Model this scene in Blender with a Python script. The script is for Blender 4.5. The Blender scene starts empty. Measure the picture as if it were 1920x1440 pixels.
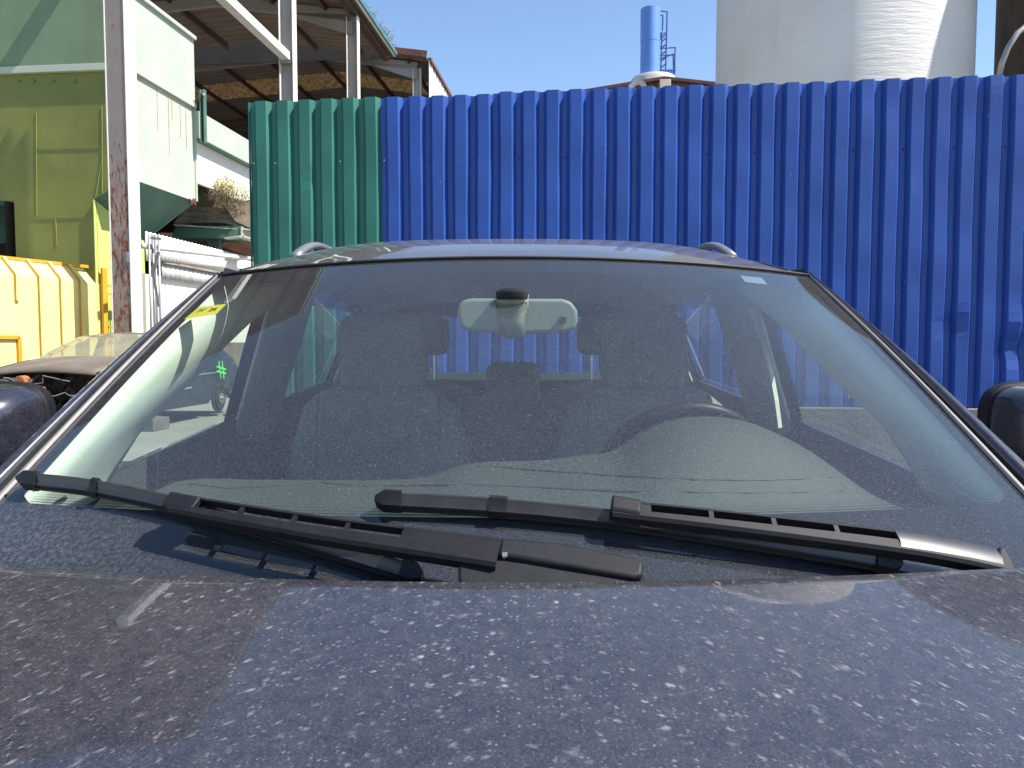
import bpy, bmesh, math, random
from mathutils import Vector, Matrix
R = math.radians
V = Vector
random.seed(7)
S = bpy.context.scene
C = S.collection

# ------------------------------------------------------------------ camera
PITCH = 3.175
FPX = 1442.0
CAMZ = 1.45
cam_d = bpy.data.cameras.new("camera"); cam = bpy.data.objects.new("camera", cam_d); C.objects.link(cam)
cam.location = (0, 0, CAMZ); cam.rotation_euler = (R(90 - PITCH), 0, 0)
cam_d.sensor_width = 36; cam_d.lens = 36 * FPX / 1920; cam_d.clip_start = .02; cam_d.clip_end = 3000
S.camera = cam
# ------------------------------------------------------------------ sky and sun
SUN_AZ, SUN_EL = 106.5, 52.0
w = bpy.data.worlds.new("World"); S.world = w; w.use_nodes = True
nt = w.node_tree; bg = nt.nodes["Background"]
sky = nt.nodes.new("ShaderNodeTexSky"); sky.sky_type = 'NISHITA'; sky.sun_disc = False
sky.sun_elevation = R(SUN_EL); sky.sun_rotation = R(SUN_AZ); sky.air_density = 1.0; sky.dust_density = .25; sky.ozone_density = 3.0
nt.links.new(sky.outputs[0], bg.inputs[0]); bg.inputs[1].default_value = .115
sd = bpy.data.lights.new("sun", 'SUN'); sd.energy = 5.0; sd.angle = R(.53); sd.color = (1, .95, .87)
so = bpy.data.objects.new("sun", sd); C.objects.link(so)
sdir = V((math.cos(R(SUN_EL)) * math.sin(R(SUN_AZ)), math.cos(R(SUN_EL)) * math.cos(R(SUN_AZ)), math.sin(R(SUN_EL))))
so.rotation_euler = sdir.to_track_quat('Z', 'Y').to_euler(); so.location = (20, -5, 30)
S.view_settings.view_transform = 'Standard'; S.view_settings.look = 'None'
S.view_settings.exposure = 1.0; S.view_settings.gamma = 1
S.render.engine = 'CYCLES'
S.cycles.max_bounces = 8; S.cycles.transparent_max_bounces = 12
S.cycles.use_denoising = True

# ------------------------------------------------------------------ helpers
sp, cp = math.sin(R(PITCH)), math.cos(R(PITCH))
def ray(px, py):
    cx, cy = (px - 960) / FPX, (720 - py) / FPX
    return cx, cp + sp * cy, -sp + cp * cy
def at(px, py, Y):
    a, b, c = ray(px, py)
    return V((a / b * Y, Y, CAMZ + c / b * Y))
def slope(py):
    a, b, c = ray(960, py); return c / b
def proj(P):
    x, y, z = P[0], P[1], P[2] - CAMZ
    d = cp * y - sp * z; h = sp * y + cp * z
    return 960 + FPX * x / d, 720 - FPX * h / d
AZ = R(5.7)
U = V((math.sin(AZ), math.cos(AZ), 0)); W = V((math.cos(AZ), -math.sin(AZ), 0)); Z = V((0, 0, 1))

def empty(name, loc, label, cat, group=None, kind=None):
    o = bpy.data.objects.new(name, None); C.objects.link(o); o.location = loc
    o['label'] = label; o['category'] = cat
    if group: o['group'] = group
    if kind: o['kind'] = kind
    return o
def tag(o, label, cat, group=None, kind=None):
    if label: o['label'] = label
    if cat: o['category'] = cat
    if group: o['group'] = group
    if kind: o['kind'] = kind
    return o

class MB:
    def __init__(s): s.bm = bmesh.new()
    def face(s, pts):
        return s.bm.faces.new([s.bm.verts.new(p) for p in pts])
    def obox(s, c, ax, hs):
        vs = [s.bm.verts.new(V(c) + ax[0] * hs[0] * i + ax[1] * hs[1] * j + ax[2] * hs[2] * k) for i in (-1, 1) for j in (-1, 1) for k in (-1, 1)]
        for f in ((0,1,3,2),(4,6,7,5),(0,4,5,1),(2,3,7,6),(0,2,6,4),(1,5,7,3)): s.bm.faces.new([vs[i] for i in f])
        return vs
    def box(s, a, b):
        a, b = V(a), V(b); return s.obox((a + b) / 2, (V((1,0,0)), V((0,1,0)), Z), (abs(b[0]-a[0])/2, abs(b[1]-a[1])/2, abs(b[2]-a[2])/2))
    def gbox(s, c, hs): return s.obox(c, (W, U, Z), hs)     # box along the yard grid
    def beam(s, a, b, wd, ht, up=Z):
        a, b = V(a), V(b); t = (b - a).normalized(); sd_ = t.cross(up).normalized(); u_ = sd_.cross(t)
        return s.obox((a + b) / 2, (t, sd_, u_), ((b - a).length / 2, wd / 2, ht / 2))
    def prism(s, pts, ext):
        n = len(pts); a = [s.bm.verts.new(p) for p in pts]; b = [s.bm.verts.new(V(p) + V(ext)) for p in pts]
        s.bm.faces.new(a[::-1]); s.bm.faces.new(b)
        for i in range(n): s.bm.faces.new((a[i], a[(i+1) % n], b[(i+1) % n], b[i]))
    def grid(s, fn, nu, nv):
        vs = [[s.bm.verts.new(fn(i / nu, j / nv)) for j in range(nv + 1)] for i in range(nu + 1)]
        for i in range(nu):
            for j in range(nv): s.bm.faces.new((vs[i][j], vs[i+1][j], vs[i+1][j+1], vs[i][j+1]))
        return vs
    def loft(s, rows, close=False, caps=False):
        vs = [[s.bm.verts.new(p) for p in r] for r in rows]; n = len(rows[0])
        for i in range(len(rows) - 1):
            for j in range(n if close else n - 1): s.bm.faces.new((vs[i][j], vs[i+1][j], vs[i+1][(j+1) % n], vs[i][(j+1) % n]))
        if caps: s.bm.faces.new(vs[0][::-1]); s.bm.faces.new(vs[-1])
        return vs
    def tube(s, pts, r, seg=8, caps=True, sq=1.0):
        pts = [V(p) for p in pts]; rows = []
        t0 = (pts[1] - pts[0]).normalized(); up = Z if abs(t0.z) < .9 else V((0, 1, 0))
        for i, p in enumerate(pts):
            t = (pts[min(i+1, len(pts)-1)] - pts[max(i-1, 0)]).normalized()
            a = t.cross(up).normalized(); b = a.cross(t); rr = r[i] if isinstance(r, (list, tuple)) else r
            rows.append([p + (a * math.cos(2*math.pi*k/seg) + b * sq * math.sin(2*math.pi*k/seg)) * rr for k in range(seg)])
        s.loft(rows, True, caps)
    def cyl(s, c, r, h, seg=32, ax=Z, r2=None):
        c = V(c); s.tube([c, c + ax * h], [r, r if r2 is None else r2], seg)
    def lathe(s, c, prof, seg=48):
        s.loft([[V(c) + V((r * math.cos(2*math.pi*k/seg), r * math.sin(2*math.pi*k/seg), z)) for k in range(seg)] for r, z in prof], True, True)
    def build(s, name, m, parent=None, smooth=False, bevel=0, seg=2, solid=0, sub=0, off=-1):
        bmesh.ops.recalc_face_normals(s.bm, faces=s.bm.faces)
        me = bpy.data.meshes.new(name); s.bm.to_mesh(me); s.bm.free()
        o = bpy.data.objects.new(name, me); C.objects.link(o); me.materials.append(m)
        if smooth:
            for p in me.polygons: p.use_smooth = True
        if solid:
            md = o.modifiers.new("solid", 'SOLIDIFY'); md.thickness = solid; md.offset = off
        if bevel:
            md = o.modifiers.new("bevel", 'BEVEL'); md.width = bevel; md.segments = seg; md.limit_method = 'ANGLE'; md.angle_limit = R(35)
            if hasattr(md, 'harden_normals'): md.harden_normals = False
        if sub:
            md = o.modifiers.new("sub", 'SUBSURF'); md.levels = sub; md.render_levels = sub
        if smooth == 'auto':
            for p in me.polygons: p.use_smooth = True
            try:
                me.set_sharp_from_angle(angle=R(40))
            except Exception: pass
        if parent is not None:
            o.parent = parent
            if parent.type == 'EMPTY': o.matrix_parent_inverse = Matrix.Translation(-parent.location)
        return o

def lerp0(a, b, t_): return a + (b - a) * t_
def text_mesh(name, txt, size, M4, m, parent, ext=.002):
    cu = bpy.data.curves.new(name, 'FONT'); cu.body = txt; cu.size = size; cu.extrude = ext; cu.align_x = 'CENTER'; cu.align_y = 'CENTER'
    t = bpy.data.objects.new("tmp", cu); C.objects.link(t)
    dg = bpy.context.evaluated_depsgraph_get(); me = bpy.data.meshes.new_from_object(t.evaluated_get(dg))
    bpy.data.objects.remove(t); me.transform(M4); me.name = name
    o = bpy.data.objects.new(name, me); C.objects.link(o); me.materials.clear(); me.materials.append(m); o.parent = parent
    if parent.type == 'EMPTY': o.matrix_parent_inverse = Matrix.Translation(-parent.location)
    return o

# ------------------------------------------------------------------ materials
class NG:
    def __init__(s, name):
        s.m = bpy.data.materials.new(name); s.m.use_nodes = True; s.t = s.m.node_tree; s.t.nodes.clear()
        s.out = s.n("ShaderNodeOutputMaterial")
    def n(s, typ, **kw):
        x = s.t.nodes.new(typ)
        for k, v in kw.items(): setattr(x, k, v)
        return x
    def L(s, a, b): s.t.links.new(a, b)
    def setin(s, node, key, v):
        if hasattr(v, 'links') or isinstance(v, bpy.types.NodeSocket): s.L(v, node.inputs[key])
        elif isinstance(v, tuple) and len(v) == 3 and node.inputs[key].type == 'RGBA': node.inputs[key].default_value = (*v, 1)
        else: node.inputs[key].default_value = v
    def coord(s, scale=(1,1,1), kind='Object', rot=(0,0,0)):
        tc = s.n("ShaderNodeTexCoord"); mp = s.n("ShaderNodeMapping"); mp.inputs['Scale'].default_value = scale; mp.inputs['Rotation'].default_value = rot
        s.L(tc.outputs[kind], mp.inputs[0]); return mp.outputs[0]
    def noise(s, co, scale, detail=3, rough=.55, dist=0):
        x = s.n("ShaderNodeTexNoise"); s.L(co, x.inputs['Vector']); x.inputs['Scale'].default_value = scale; x.inputs['Detail'].default_value = detail
        x.inputs['Roughness'].default_value = rough; x.inputs['Distortion'].default_value = dist; return x.outputs['Fac']
    def vor(s, co, scale, feature='F1', rnd=1):
        x = s.n("ShaderNodeTexVoronoi"); x.feature = feature; s.L(co, x.inputs['Vector']); x.inputs['Scale'].default_value = scale; x.inputs['Randomness'].default_value = rnd; return x
    def ramp(s, f, lo, hi, a=0.0, b=1.0):
        x = s.n("ShaderNodeMapRange"); x.clamp = True; s.L(f, x.inputs[0])
        for k, v in enumerate((lo, hi, a, b)): x.inputs[k + 1].default_value = v
        return x.outputs[0]
    def math(s, op, a, b=0.0):
        x = s.n("ShaderNodeMath"); x.operation = op; s.setin(x, 0, a); s.setin(x, 1, b); return x.outputs[0]
    def mix(s, f, a, b):
        x = s.n("ShaderNodeMix"); x.data_type = 'RGBA'; s.setin(x, 0, f)
        for key, v in ((6, a), (7, b)): s.setin(x, key, v)
        return x.outputs[2]
    def bump(s, h, st=.3, d=.01, nrm=None):
        x = s.n("ShaderNodeBump"); x.inputs['Strength'].default_value = st; x.inputs['Distance'].default_value = d; s.L(h, x.inputs['Height'])
        if nrm is not None: s.L(nrm, x.inputs['Normal'])
        return x.outputs[0]
    def pbr(s, col, rough=.6, metal=0.0, coat=0.0, nrm=None, spec=None, coatr=.05):
        x = s.n("ShaderNodeBsdfPrincipled"); s.setin(x, 'Base Color', col); s.setin(x, 'Roughness', rough); s.setin(x, 'Metallic', metal)
        x.inputs['Coat Weight'].default_value = coat; x.inputs['Coat Roughness'].default_value = coatr
        if spec is not None: x.inputs['Specular IOR Level'].default_value = spec
        if nrm is not None: s.L(nrm, x.inputs['Normal'])
        return x.outputs[0]
    def mixs(s, f, a, b):
        x = s.n("ShaderNodeMixShader"); s.setin(x, 0, f); s.L(a, x.inputs[1]); s.L(b, x.inputs[2]); return x.outputs[0]
    def done(s, sh): s.L(sh, s.out.inputs[0]); return s.m

def simple(name, col, rough=.6, metal=0, var=.25, scale=3, bump=0, bscale=40, streak=0, dirt=None, coat=0, spec=None):
    g = NG(name); co = g.coord()
    n1 = g.noise(co, scale, 4); c = g.mix(g.ramp(n1, .3, .75), tuple(x * (1 - var) for x in col), tuple(min(1, x * (1 + var * .5)) for x in col))
    if streak:
        cs = g.coord((1, 1, .06)); n2 = g.noise(cs, 9, 4, .65); c = g.mix(g.ramp(n2, .5, .78, 0, streak), c, dirt or (.2, .17, .13))
    nr = g.bump(g.noise(co, bscale, 3), bump, .01) if bump else None
    return g.done(g.pbr(c, rough, metal, coat, nr, spec))

def flecks(g, co, sc, thr, dens, soft=.5, seed=0.0):
    """irregular pale dried-drop flecks: voronoi blobs on a warped coordinate, thinned at random"""
    mp = g.n("ShaderNodeVectorMath"); mp.operation = 'ADD'; g.L(co, mp.inputs[0]); mp.inputs[1].default_value = (seed, seed * 1.7, seed * .3)
    nz = g.n("ShaderNodeTexNoise"); g.L(mp.outputs[0], nz.inputs['Vector']); nz.inputs['Scale'].default_value = sc * 1.6; nz.inputs['Detail'].default_value = 3
    sc_ = g.n("ShaderNodeVectorMath"); sc_.operation = 'SCALE'; g.L(nz.outputs['Color'], sc_.inputs[0]); sc_.inputs['Scale'].default_value = .9 / sc
    ad = g.n("ShaderNodeVectorMath"); ad.operation = 'ADD'; g.L(mp.outputs[0], ad.inputs[0]); g.L(sc_.outputs[0], ad.inputs[1])
    vo = g.vor(ad.outputs[0], sc)
    sep = g.n("ShaderNodeSeparateColor"); g.L(vo.outputs['Color'], sep.inputs[0])
    blob = g.ramp(vo.outputs['Distance'], thr * (1 - soft), thr, 1, 0)
    pick = g.ramp(sep.outputs[0], 1 - dens, 1 - dens * .3, 0, 1)
    return g.math('MULTIPLY', blob, pick)

def dusty_paint(name, base=(.016, .018, .032), dust=.16, fl=1.0, dustcol=(.40, .36, .33), rough=.32):
    g = NG(name)
    tc = g.n("ShaderNodeTexCoord"); sx = g.n("ShaderNodeSeparateXYZ"); g.L(tc.outputs['Object'], sx.inputs[0])
    x2 = g.math('MULTIPLY', sx.outputs[0], sx.outputs[0])
    cb = g.n("ShaderNodeCombineXYZ")
    yy = g.math('ADD', sx.outputs[1], x2)
    g.L(sx.outputs[0], cb.inputs[0]); g.L(g.math('MULTIPLY', yy, 1.35), cb.inputs[1]); g.L(g.math('MULTIPLY', sx.outputs[2], 1.0), cb.inputs[2])
    co = cb.outputs[0]; oc = tc.outputs['Object']
    big = g.noise(oc, 3.5, 3); fine = g.noise(oc, 420, 2); mid = g.noise(oc, 60, 4, .65)
    f1 = flecks(g, co, 74, .33, .46, .8); f2 = flecks(g, co, 165, .32, .5, .6, 3.1); f3 = flecks(g, oc, 420, .3, .35, .4, 5.2); f4 = flecks(g, co, 38, .26, .20, .8, 9.7)
    arc = g.ramp(g.noise(co, 30, 5, .75, 1.5), .60, .72)
    d = g.math('ADD', g.ramp(big, .3, .7, dust * .75, dust * 1.2), g.ramp(fine, .35, .75, -.02, .05))
    d = g.math('ADD', d, g.ramp(mid, .4, .75, -.015, .03))
    var = g.ramp(g.noise(oc, 7, 3), .35, .65, .45, 1.1)
    fsum = g.math('ADD', g.math('MULTIPLY', f1, .56 * fl), g.math('MULTIPLY', f2, .44 * fl))
    fsum = g.math('ADD', fsum, g.math('MULTIPLY', f4, .30 * fl)); fsum = g.math('ADD', fsum, g.math('MULTIPLY', arc, .07 * fl))
    fsum = g.math('MULTIPLY', fsum, var); fsum = g.math('ADD', fsum, g.math('MULTIPLY', f3, .22 * fl))
    d = g.math('ADD', d, fsum); d = g.ramp(d, 0, 1, 0, 1)
    paint = g.pbr(base, rough, .35, 1.0, None, None, .025)
    dif = g.n("ShaderNodeBsdfDiffuse"); dif.inputs[0].default_value = (*dustcol, 1)
    return g.done(g.mixs(d, paint, dif.outputs[0]))

def dusty_glass(name, tint=(.80, .90, .83), dust=.10, fl=1.0, gloss=1.0, dustcol=(.40, .41, .46)):
    g = NG(name); tc = g.n("ShaderNodeTexCoord"); oc = tc.outputs['Object']
    tr = g.n("ShaderNodeBsdfTransparent"); tr.inputs[0].default_value = (*tint, 1)
    dif = g.n("ShaderNodeBsdfDiffuse"); dif.inputs[0].default_value = (*dustcol, 1)
    big = g.noise(oc, 4, 3); d = g.ramp(big, .3, .7, dust * .85, dust * 1.15)
    if fl:
        fine = g.noise(oc, 500, 2); d = g.math('ADD', d, g.ramp(fine, .35, .75, -.03, .06))
        f1 = flecks(g, oc, 380, .30, .28, .6); f2 = flecks(g, g.coord((1, 1.8, 1.8)), 130, .3, .12, .7, 4.4)
        d = g.math('ADD', d, g.math('ADD', g.math('MULTIPLY', f1, .20 * fl), g.math('MULTIPLY', f2, .16 * fl)))
        # more grime in the corners the wipers miss
        sx = g.n("ShaderNodeSeparateXYZ"); g.L(oc, sx.inputs[0])
        low = g.math('MULTIPLY', g.ramp(sx.outputs[2], 1.26, 1.17), g.ramp(sx.outputs[0], -.35, -.72))
        d = g.math('ADD', d, g.math('MULTIPLY', low, g.ramp(g.noise(oc, 160, 3), .42, .7, 0, .14)))
    d = g.ramp(d, 0, 1, 0, 1)
    gl = g.n("ShaderNodeBsdfGlossy"); gl.inputs['Roughness'].default_value = .012; gl.inputs[0].default_value = (1, 1, 1, 1)
    lw_ = g.n("ShaderNodeLayerWeight"); lw_.inputs[0].default_value = .5
    fr = g.math('ADD', g.math('MULTIPLY', g.math('POWER', lw_.outputs['Facing'], 5.0), .92), .042)
    base = g.mixs(d, tr.outputs[0], dif.outputs[0])
    return g.done(g.mixs(g.math('MULTIPLY', fr, 1.35 * gloss), base, gl.outputs[0]))

M = {}
M['paint'] = dusty_paint('dusty blue black car paint', dust=.055, fl=.9, dustcol=(.36, .345, .335))
M['paint_roof'] = dusty_paint('dusty roof paint', dust=.13, fl=.3, dustcol=(.27, .25, .235))
M['paint_clean'] = dusty_paint('blue black car paint light dust', dust=.035, fl=.10)
M['paint_gloss'] = dusty_paint('glossy mirror cap paint', dust=.02, fl=.05)
M['glass'] = dusty_glass('dusty windscreen glass', dust=.052)
M['side_glass'] = dusty_glass('side window glass', tint=(.80, .90, .85), dust=.03, fl=0, gloss=.8)
M['black'] = simple('black plastic', (.011, .011, .014), .58, 0, .3, 60, .03, 400, spec=.25)
M['black_gloss'] = simple('worn glossy black', (.03, .03, .034), .30, .3, .2, 30)
M['rubber'] = simple('black rubber', (.013, .013, .014), .6, 0, .3, 30)
M['blade'] = simple('satin wiper blade', (.03, .026, .028), .33, 0, .3, 30, 0, 40, coat=0)
M['steel'] = simple('bright steel pin', (.6, .6, .6), .3, .9)
M['frit'] = simple('black ceramic border', (.008, .009, .014), 1.0, spec=.05)
M['gasket'] = simple('grey gasket strip', (.20, .19, .18), .5)
M['trim'] = simple('pale grey pillar trim', (.74, .74, .68), .8, 0, .05, 20)
M['headliner'] = simple('grey headliner', (.36, .36, .37), .9, 0, .08, 40)
M['dash'] = simple('dark grey dashboard', (.034, .038, .039), .62, 0, .12, 60, .25, 900)
M['dash_line'] = simple('dashboard seam', (.03, .03, .03), .7)
M['seat'] = simple('charcoal seat fabric', (.19, .19, .20), .9, 0, .25, 120, .3, 600)
M['carpet'] = simple('interior carpet', (.04, .04, .042), .95)
M['mirror_shell'] = simple('grey mirror shell', (.20, .21, .18), .45, 0, .04, 20)
M['silver'] = simple('satin aluminium', (.55, .56, .58), .28, .85, .05)
M['yellow_sticker'] = simple('yellow sticker', (.80, .62, .04), .6, 0, .04, 40)
M['white_sticker'] = simple('pale sticker', (.12, .15, .21), .6, 0, .1, 200)
M['ink'] = simple('black ink', (.02, .02, .02), .8)
M['lime'] = simple('lime spray paint', (.10, .85, .12), .7, 0, .1)
M['belt'] = simple('pale belt webbing', (.62, .62, .50), .8, 0, .06)
def corr_paint(name, col, dark):
    g = NG(name); co = g.coord(); st = g.coord((1, 1, .05))
    c = g.mix(g.ramp(g.noise(co, 1.4, 4), .35, .7), tuple(x * .9 for x in col), tuple(x * 1.08 for x in col))
    c = g.mix(g.ramp(g.noise(st, 14, 4, .7), .55, .8, 0, .25), c, dark)
    dots = flecks(g, co, 14, .10, .25, .5); c = g.mix(g.math('MULTIPLY', dots, .5), c, (.45, .5, .6))
    r = g.ramp(g.noise(co, 6, 3), .3, .7, .38, .5)
    sh = g.pbr(c, r, .0, .3, g.bump(g.noise(co, 5, 2), .12, .02), .3, .5); sh.node.inputs['Coat IOR'].default_value = 1.6
    return g.done(sh)
M['fence_blue'] = corr_paint('blue painted steel sheet', (.016, .068, .31), (.008, .03, .15))
M['fence_green'] = corr_paint('green painted steel sheet', (.020, .135, .098), (.008, .055, .05))
M['screw'] = simple('zinc screw head', (.55, .6, .6), .35, .6)
M['screw_dark'] = simple('dark blue screw cap', (.02, .04, .16), .5)
M['concrete'] = simple('tan concrete', (.22, .18, .14), .9, 0, .3, 2.2, .5, 25, .25)
g = NG('yard ground'); co = g.coord()
c = g.mix(g.ramp(g.noise(co, .35, 5), .35, .7), (.21, .20, .175), (.30, .29, .26)); c = g.mix(g.ramp(g.noise(co, 3.1, 5, .7), .55, .8, 0, .55), c, (.15, .135, .115))
c = g.mix(g.ramp(g.noise(co, 40, 2), .62, .72, 0, .35), c, (.42, .40, .36))
M['ground'] = g.done(g.pbr(c, .95, 0, 0, g.bump(g.noise(co, 30, 5), .5, .02)))
M['mint'] = simple('pale mint sheet paint', (.40, .45, .375), .55, 0, .10, 1.2, .1, 6, .16, (.5, .48, .42))
M['olive'] = simple('olive yellow sheet paint', (.155, .17, .03), .5, 0, .22, 1.3, .25, 2.0, .22, (.14, .16, .03))
M['lime_green'] = simple('yellow green leg paint', (.50, .58, .16), .6, 0, .15, 1)
M['teal'] = simple('teal hopper paint', (.075, .17, .125), .5, 0, .3, 1.5, .1, 8, .4, (.13, .12, .09))
M['seam'] = simple('pale weld seam', (.24, .26, .07), .6)
g = NG('perforated green sheet'); co = g.coord()
vo = g.vor(g.coord((1, 1, 1)), 26, 'F1', 0)
hol = g.ramp(vo.outputs['Distance'], .22, .36, 1, 0)
c = g.mix(g.math('MULTIPLY', hol, .5), g.mix(g.ramp(g.noise(co, 1, 3), .3, .7), (.13, .19, .11), (.16, .23, .14)), (.12, .16, .06))
M['perf'] = g.done(g.pbr(c, .6))
def rusty(name, col, zc, dens):
    g = NG(name); co = g.coord(); st = g.coord((1, 1, .3))
    c = g.mix(g.ramp(g.noise(co, 3, 4), .3, .7), tuple(x * .85 for x in col), col)
    n = g.noise(st, 13, 9, .75); sx = g.n("ShaderNodeSeparateXYZ"); g.L(co, sx.inputs[0])
    band = g.math('MULTIPLY', g.ramp(sx.outputs[2], zc + 1.6, zc + .2, 0, 1), g.ramp(sx.outputs[2], -1, 1.0, .3, 1))
    k = g.ramp(g.math('ADD', n, g.math('MULTIPLY', band, dens)), .63, .66)
    c = g.mix(k, c, g.mix(g.noise(co, 20, 4), (.12, .035, .018), (.22, .075, .035)))
    return g.done(g.pbr(c, g.ramp(k, 0, 1, .5, .95), 0, 0, g.bump(k, .4, .01)))
M['post_shade'] = rusty('rusting paint in shade tone', (.25, .205, .18), 4.3, .125)  # grey puts the shade of the white column's front into colour; rust is real
M['post_white'] = simple('white post paint', (.70, .69, .64), .6, 0, .06, 2, 0, 40, .2, (.4, .3, .2))
M['steel_grey'] = simple('grey painted steel', (.27, .25, .235), .6, 0, .15, 1)
M['purlin'] = simple('red oxide steel', (.075, .040, .028), .8, 0, .25, 1.5)
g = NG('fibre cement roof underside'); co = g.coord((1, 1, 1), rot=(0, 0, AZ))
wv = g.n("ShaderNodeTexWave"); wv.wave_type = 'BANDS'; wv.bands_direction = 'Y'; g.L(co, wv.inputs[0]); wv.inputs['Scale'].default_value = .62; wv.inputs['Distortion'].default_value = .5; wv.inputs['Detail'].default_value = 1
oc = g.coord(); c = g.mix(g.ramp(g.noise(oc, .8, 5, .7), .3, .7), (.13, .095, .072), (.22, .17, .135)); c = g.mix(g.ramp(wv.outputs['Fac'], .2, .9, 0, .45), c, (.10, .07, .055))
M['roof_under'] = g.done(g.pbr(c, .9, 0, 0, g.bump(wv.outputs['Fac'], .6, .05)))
g = NG('mossy translucent sheet'); oc = g.coord((1, .35, 1)); df = g.n("ShaderNodeBsdfDiffuse"); tl = g.n("ShaderNodeBsdfTranslucent")
c = g.mix(g.ramp(g.noise(oc, 7, 6, .85), .4, .6), (.11, .08, .055), (.34, .27, .18)); g.L(c, df.inputs[0]); g.L(c, tl.inputs[0])
M['skylight'] = g.done(g.mixs(.75, df.outputs[0], tl.outputs[0]))
M['fascia'] = simple('teal gutter', (.06, .17, .18), .5)
M['cladding'] = simple('white ribbed cladding', (.62, .66, .66), .6, 0, .06, 1, 0, 40, .2, (.4, .38, .33))
M['rust'] = simple('rust brown', (.15, .065, .04), .9, 0, .4, 4, .4, 30)
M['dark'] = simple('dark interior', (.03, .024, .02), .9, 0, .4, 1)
g = NG('white silo render'); co = g.coord(); sz = g.coord((1, 1, 9)); sv = g.coord((1, 1, .04))
c = g.mix(g.ramp(g.noise(co, .5, 4), .3, .7), (.58, .56, .53), (.66, .64, .61)); c = g.mix(g.ramp(g.noise(sv, 3, 4, .7), .55, .8, 0, .3), c, (.38, .35, .30))
M['silo'] = g.done(g.pbr(c, .75, 0, 0, g.bump(g.noise(sz, .9, 5, .7), .45, .08)))
M['silo_brown'] = simple('stained brown silo', (.12, .085, .055), .9, 0, .5, .9, .4, 8, .6, (.035, .028, .02))
M['chimney'] = simple('blue chimney paint', (.10, .23, .60), .5, 0, .1, 1)
M['chimney_dark'] = simple('blue ladder paint', (.04, .10, .30), .6)
M['tank'] = simple('pale tank', (.52, .50, .47), .7, 0, .3, 1.2)
M['brick'] = simple('brown brick gable', (.22, .14, .10), .95, 0, .5, 8, .6, 12)
M['tile'] = simple('dark red roof edge', (.10, .04, .03), .9, 0, .3)
M['box_pale'] = simple('pale chimney box', (.50, .42, .36), .8)
M['yellow'] = simple('yellow container paint', (.80, .68, .27), .5, 0, .10, 1.4, .1, 6, .22, (.45, .28, .04))
M['orange'] = simple('orange rib paint', (.58, .30, .02), .5, 0, .12, 2)
M['faded'] = simple('faded grey lettering', (.50, .52, .40), .8, 0, .25, 9)
M['white_wall'] = simple('whitewashed wall', (.74, .72, .68), .8, 0, .08, 1.2, .2, 10)
M['pipe_white'] = simple('white pipe', (.66, .64, .60), .5)
M['pipe_grey'] = simple('galvanised pipe', (.30, .30, .31), .4, .5)
M['tanwall'] = simple('stained tan wall', (.17, .125, .08), .9, 0, .35, 1.5, .3, 12)
M['ledge'] = simple('dirty concrete ledge', (.30, .25, .19), .9, 0, .5, 3, .5, 20)
M['hedge'] = simple('dark green shadow tone', (.012, .03, .012), .8)  # colour of the cast shadow painted at the hopper leg
M['wreck'] = simple('dull blue black wreck paint', (.030, .040, .055), .4, .2, .5, 3, 0, 40)
M['wreck_dust'] = simple('brown dusted bonnet', (.16, .13, .105), .75, 0, .35, 2.5)
M['wreck_glass'] = dusty_glass('dusty wreck windscreen', tint=(.5, .55, .45), dust=.45, fl=0, gloss=.5, dustcol=(.40, .38, .28))
M['greasy'] = simple('greasy engine parts', (.045, .028, .02), .6, .2, .6, 8, .5, 30)
M['rust_bright'] = simple('rusty orange casting', (.32, .13, .04), .8, .1, .5, 12, .5, 40)
M['disc'] = simple('bare brake disc', (.42, .41, .40), .35, .8, .2, 20)
M['tyre'] = simple('tyre rubber', (.02, .02, .02), .85, 0, .2, 20, .3, 200)
M['stem'] = simple('dry plant stems', (.22, .16, .09), .9)
M['leaf'] = simple('weed leaves', (.12, .15, .05), .8, 0, .5, 9)
M['flower'] = simple('yellow flowers', (.62, .50, .06), .8, 0, .3, 9)
M['dry'] = simple('dry grey weeds', (.20, .20, .13), .9, 0, .4, 9)
M['wood'] = simple('block wood', (.15, .13, .11), .9)

# ================================================================== THE SETTING
mb = MB(); mb.grid(lambda a, b: V(((a - .5) * 900, (b - .5) * 900 + 200, 0)), 12, 12)
tag(mb.build('ground', M['ground']), 'pale dusty concrete yard ground', None, kind='structure')

mb = MB(); mb.grid(lambda a, b: V((lerp0(-1.6, 30, a), lerp0(-14, 8.2 - 3.2 * a, b), .004)), 8, 8)  # unseen dark ground, added to cut sunlight bouncing onto the fence
tag(mb.build('bounce_cut_sheet', simple('dark ground sheet', (.045, .045, .047), .95, 0, .3, 2, .5, 60)), 'dark ground sheet added under the car and along the fence to cut bounced light', None, kind='structure')
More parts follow.
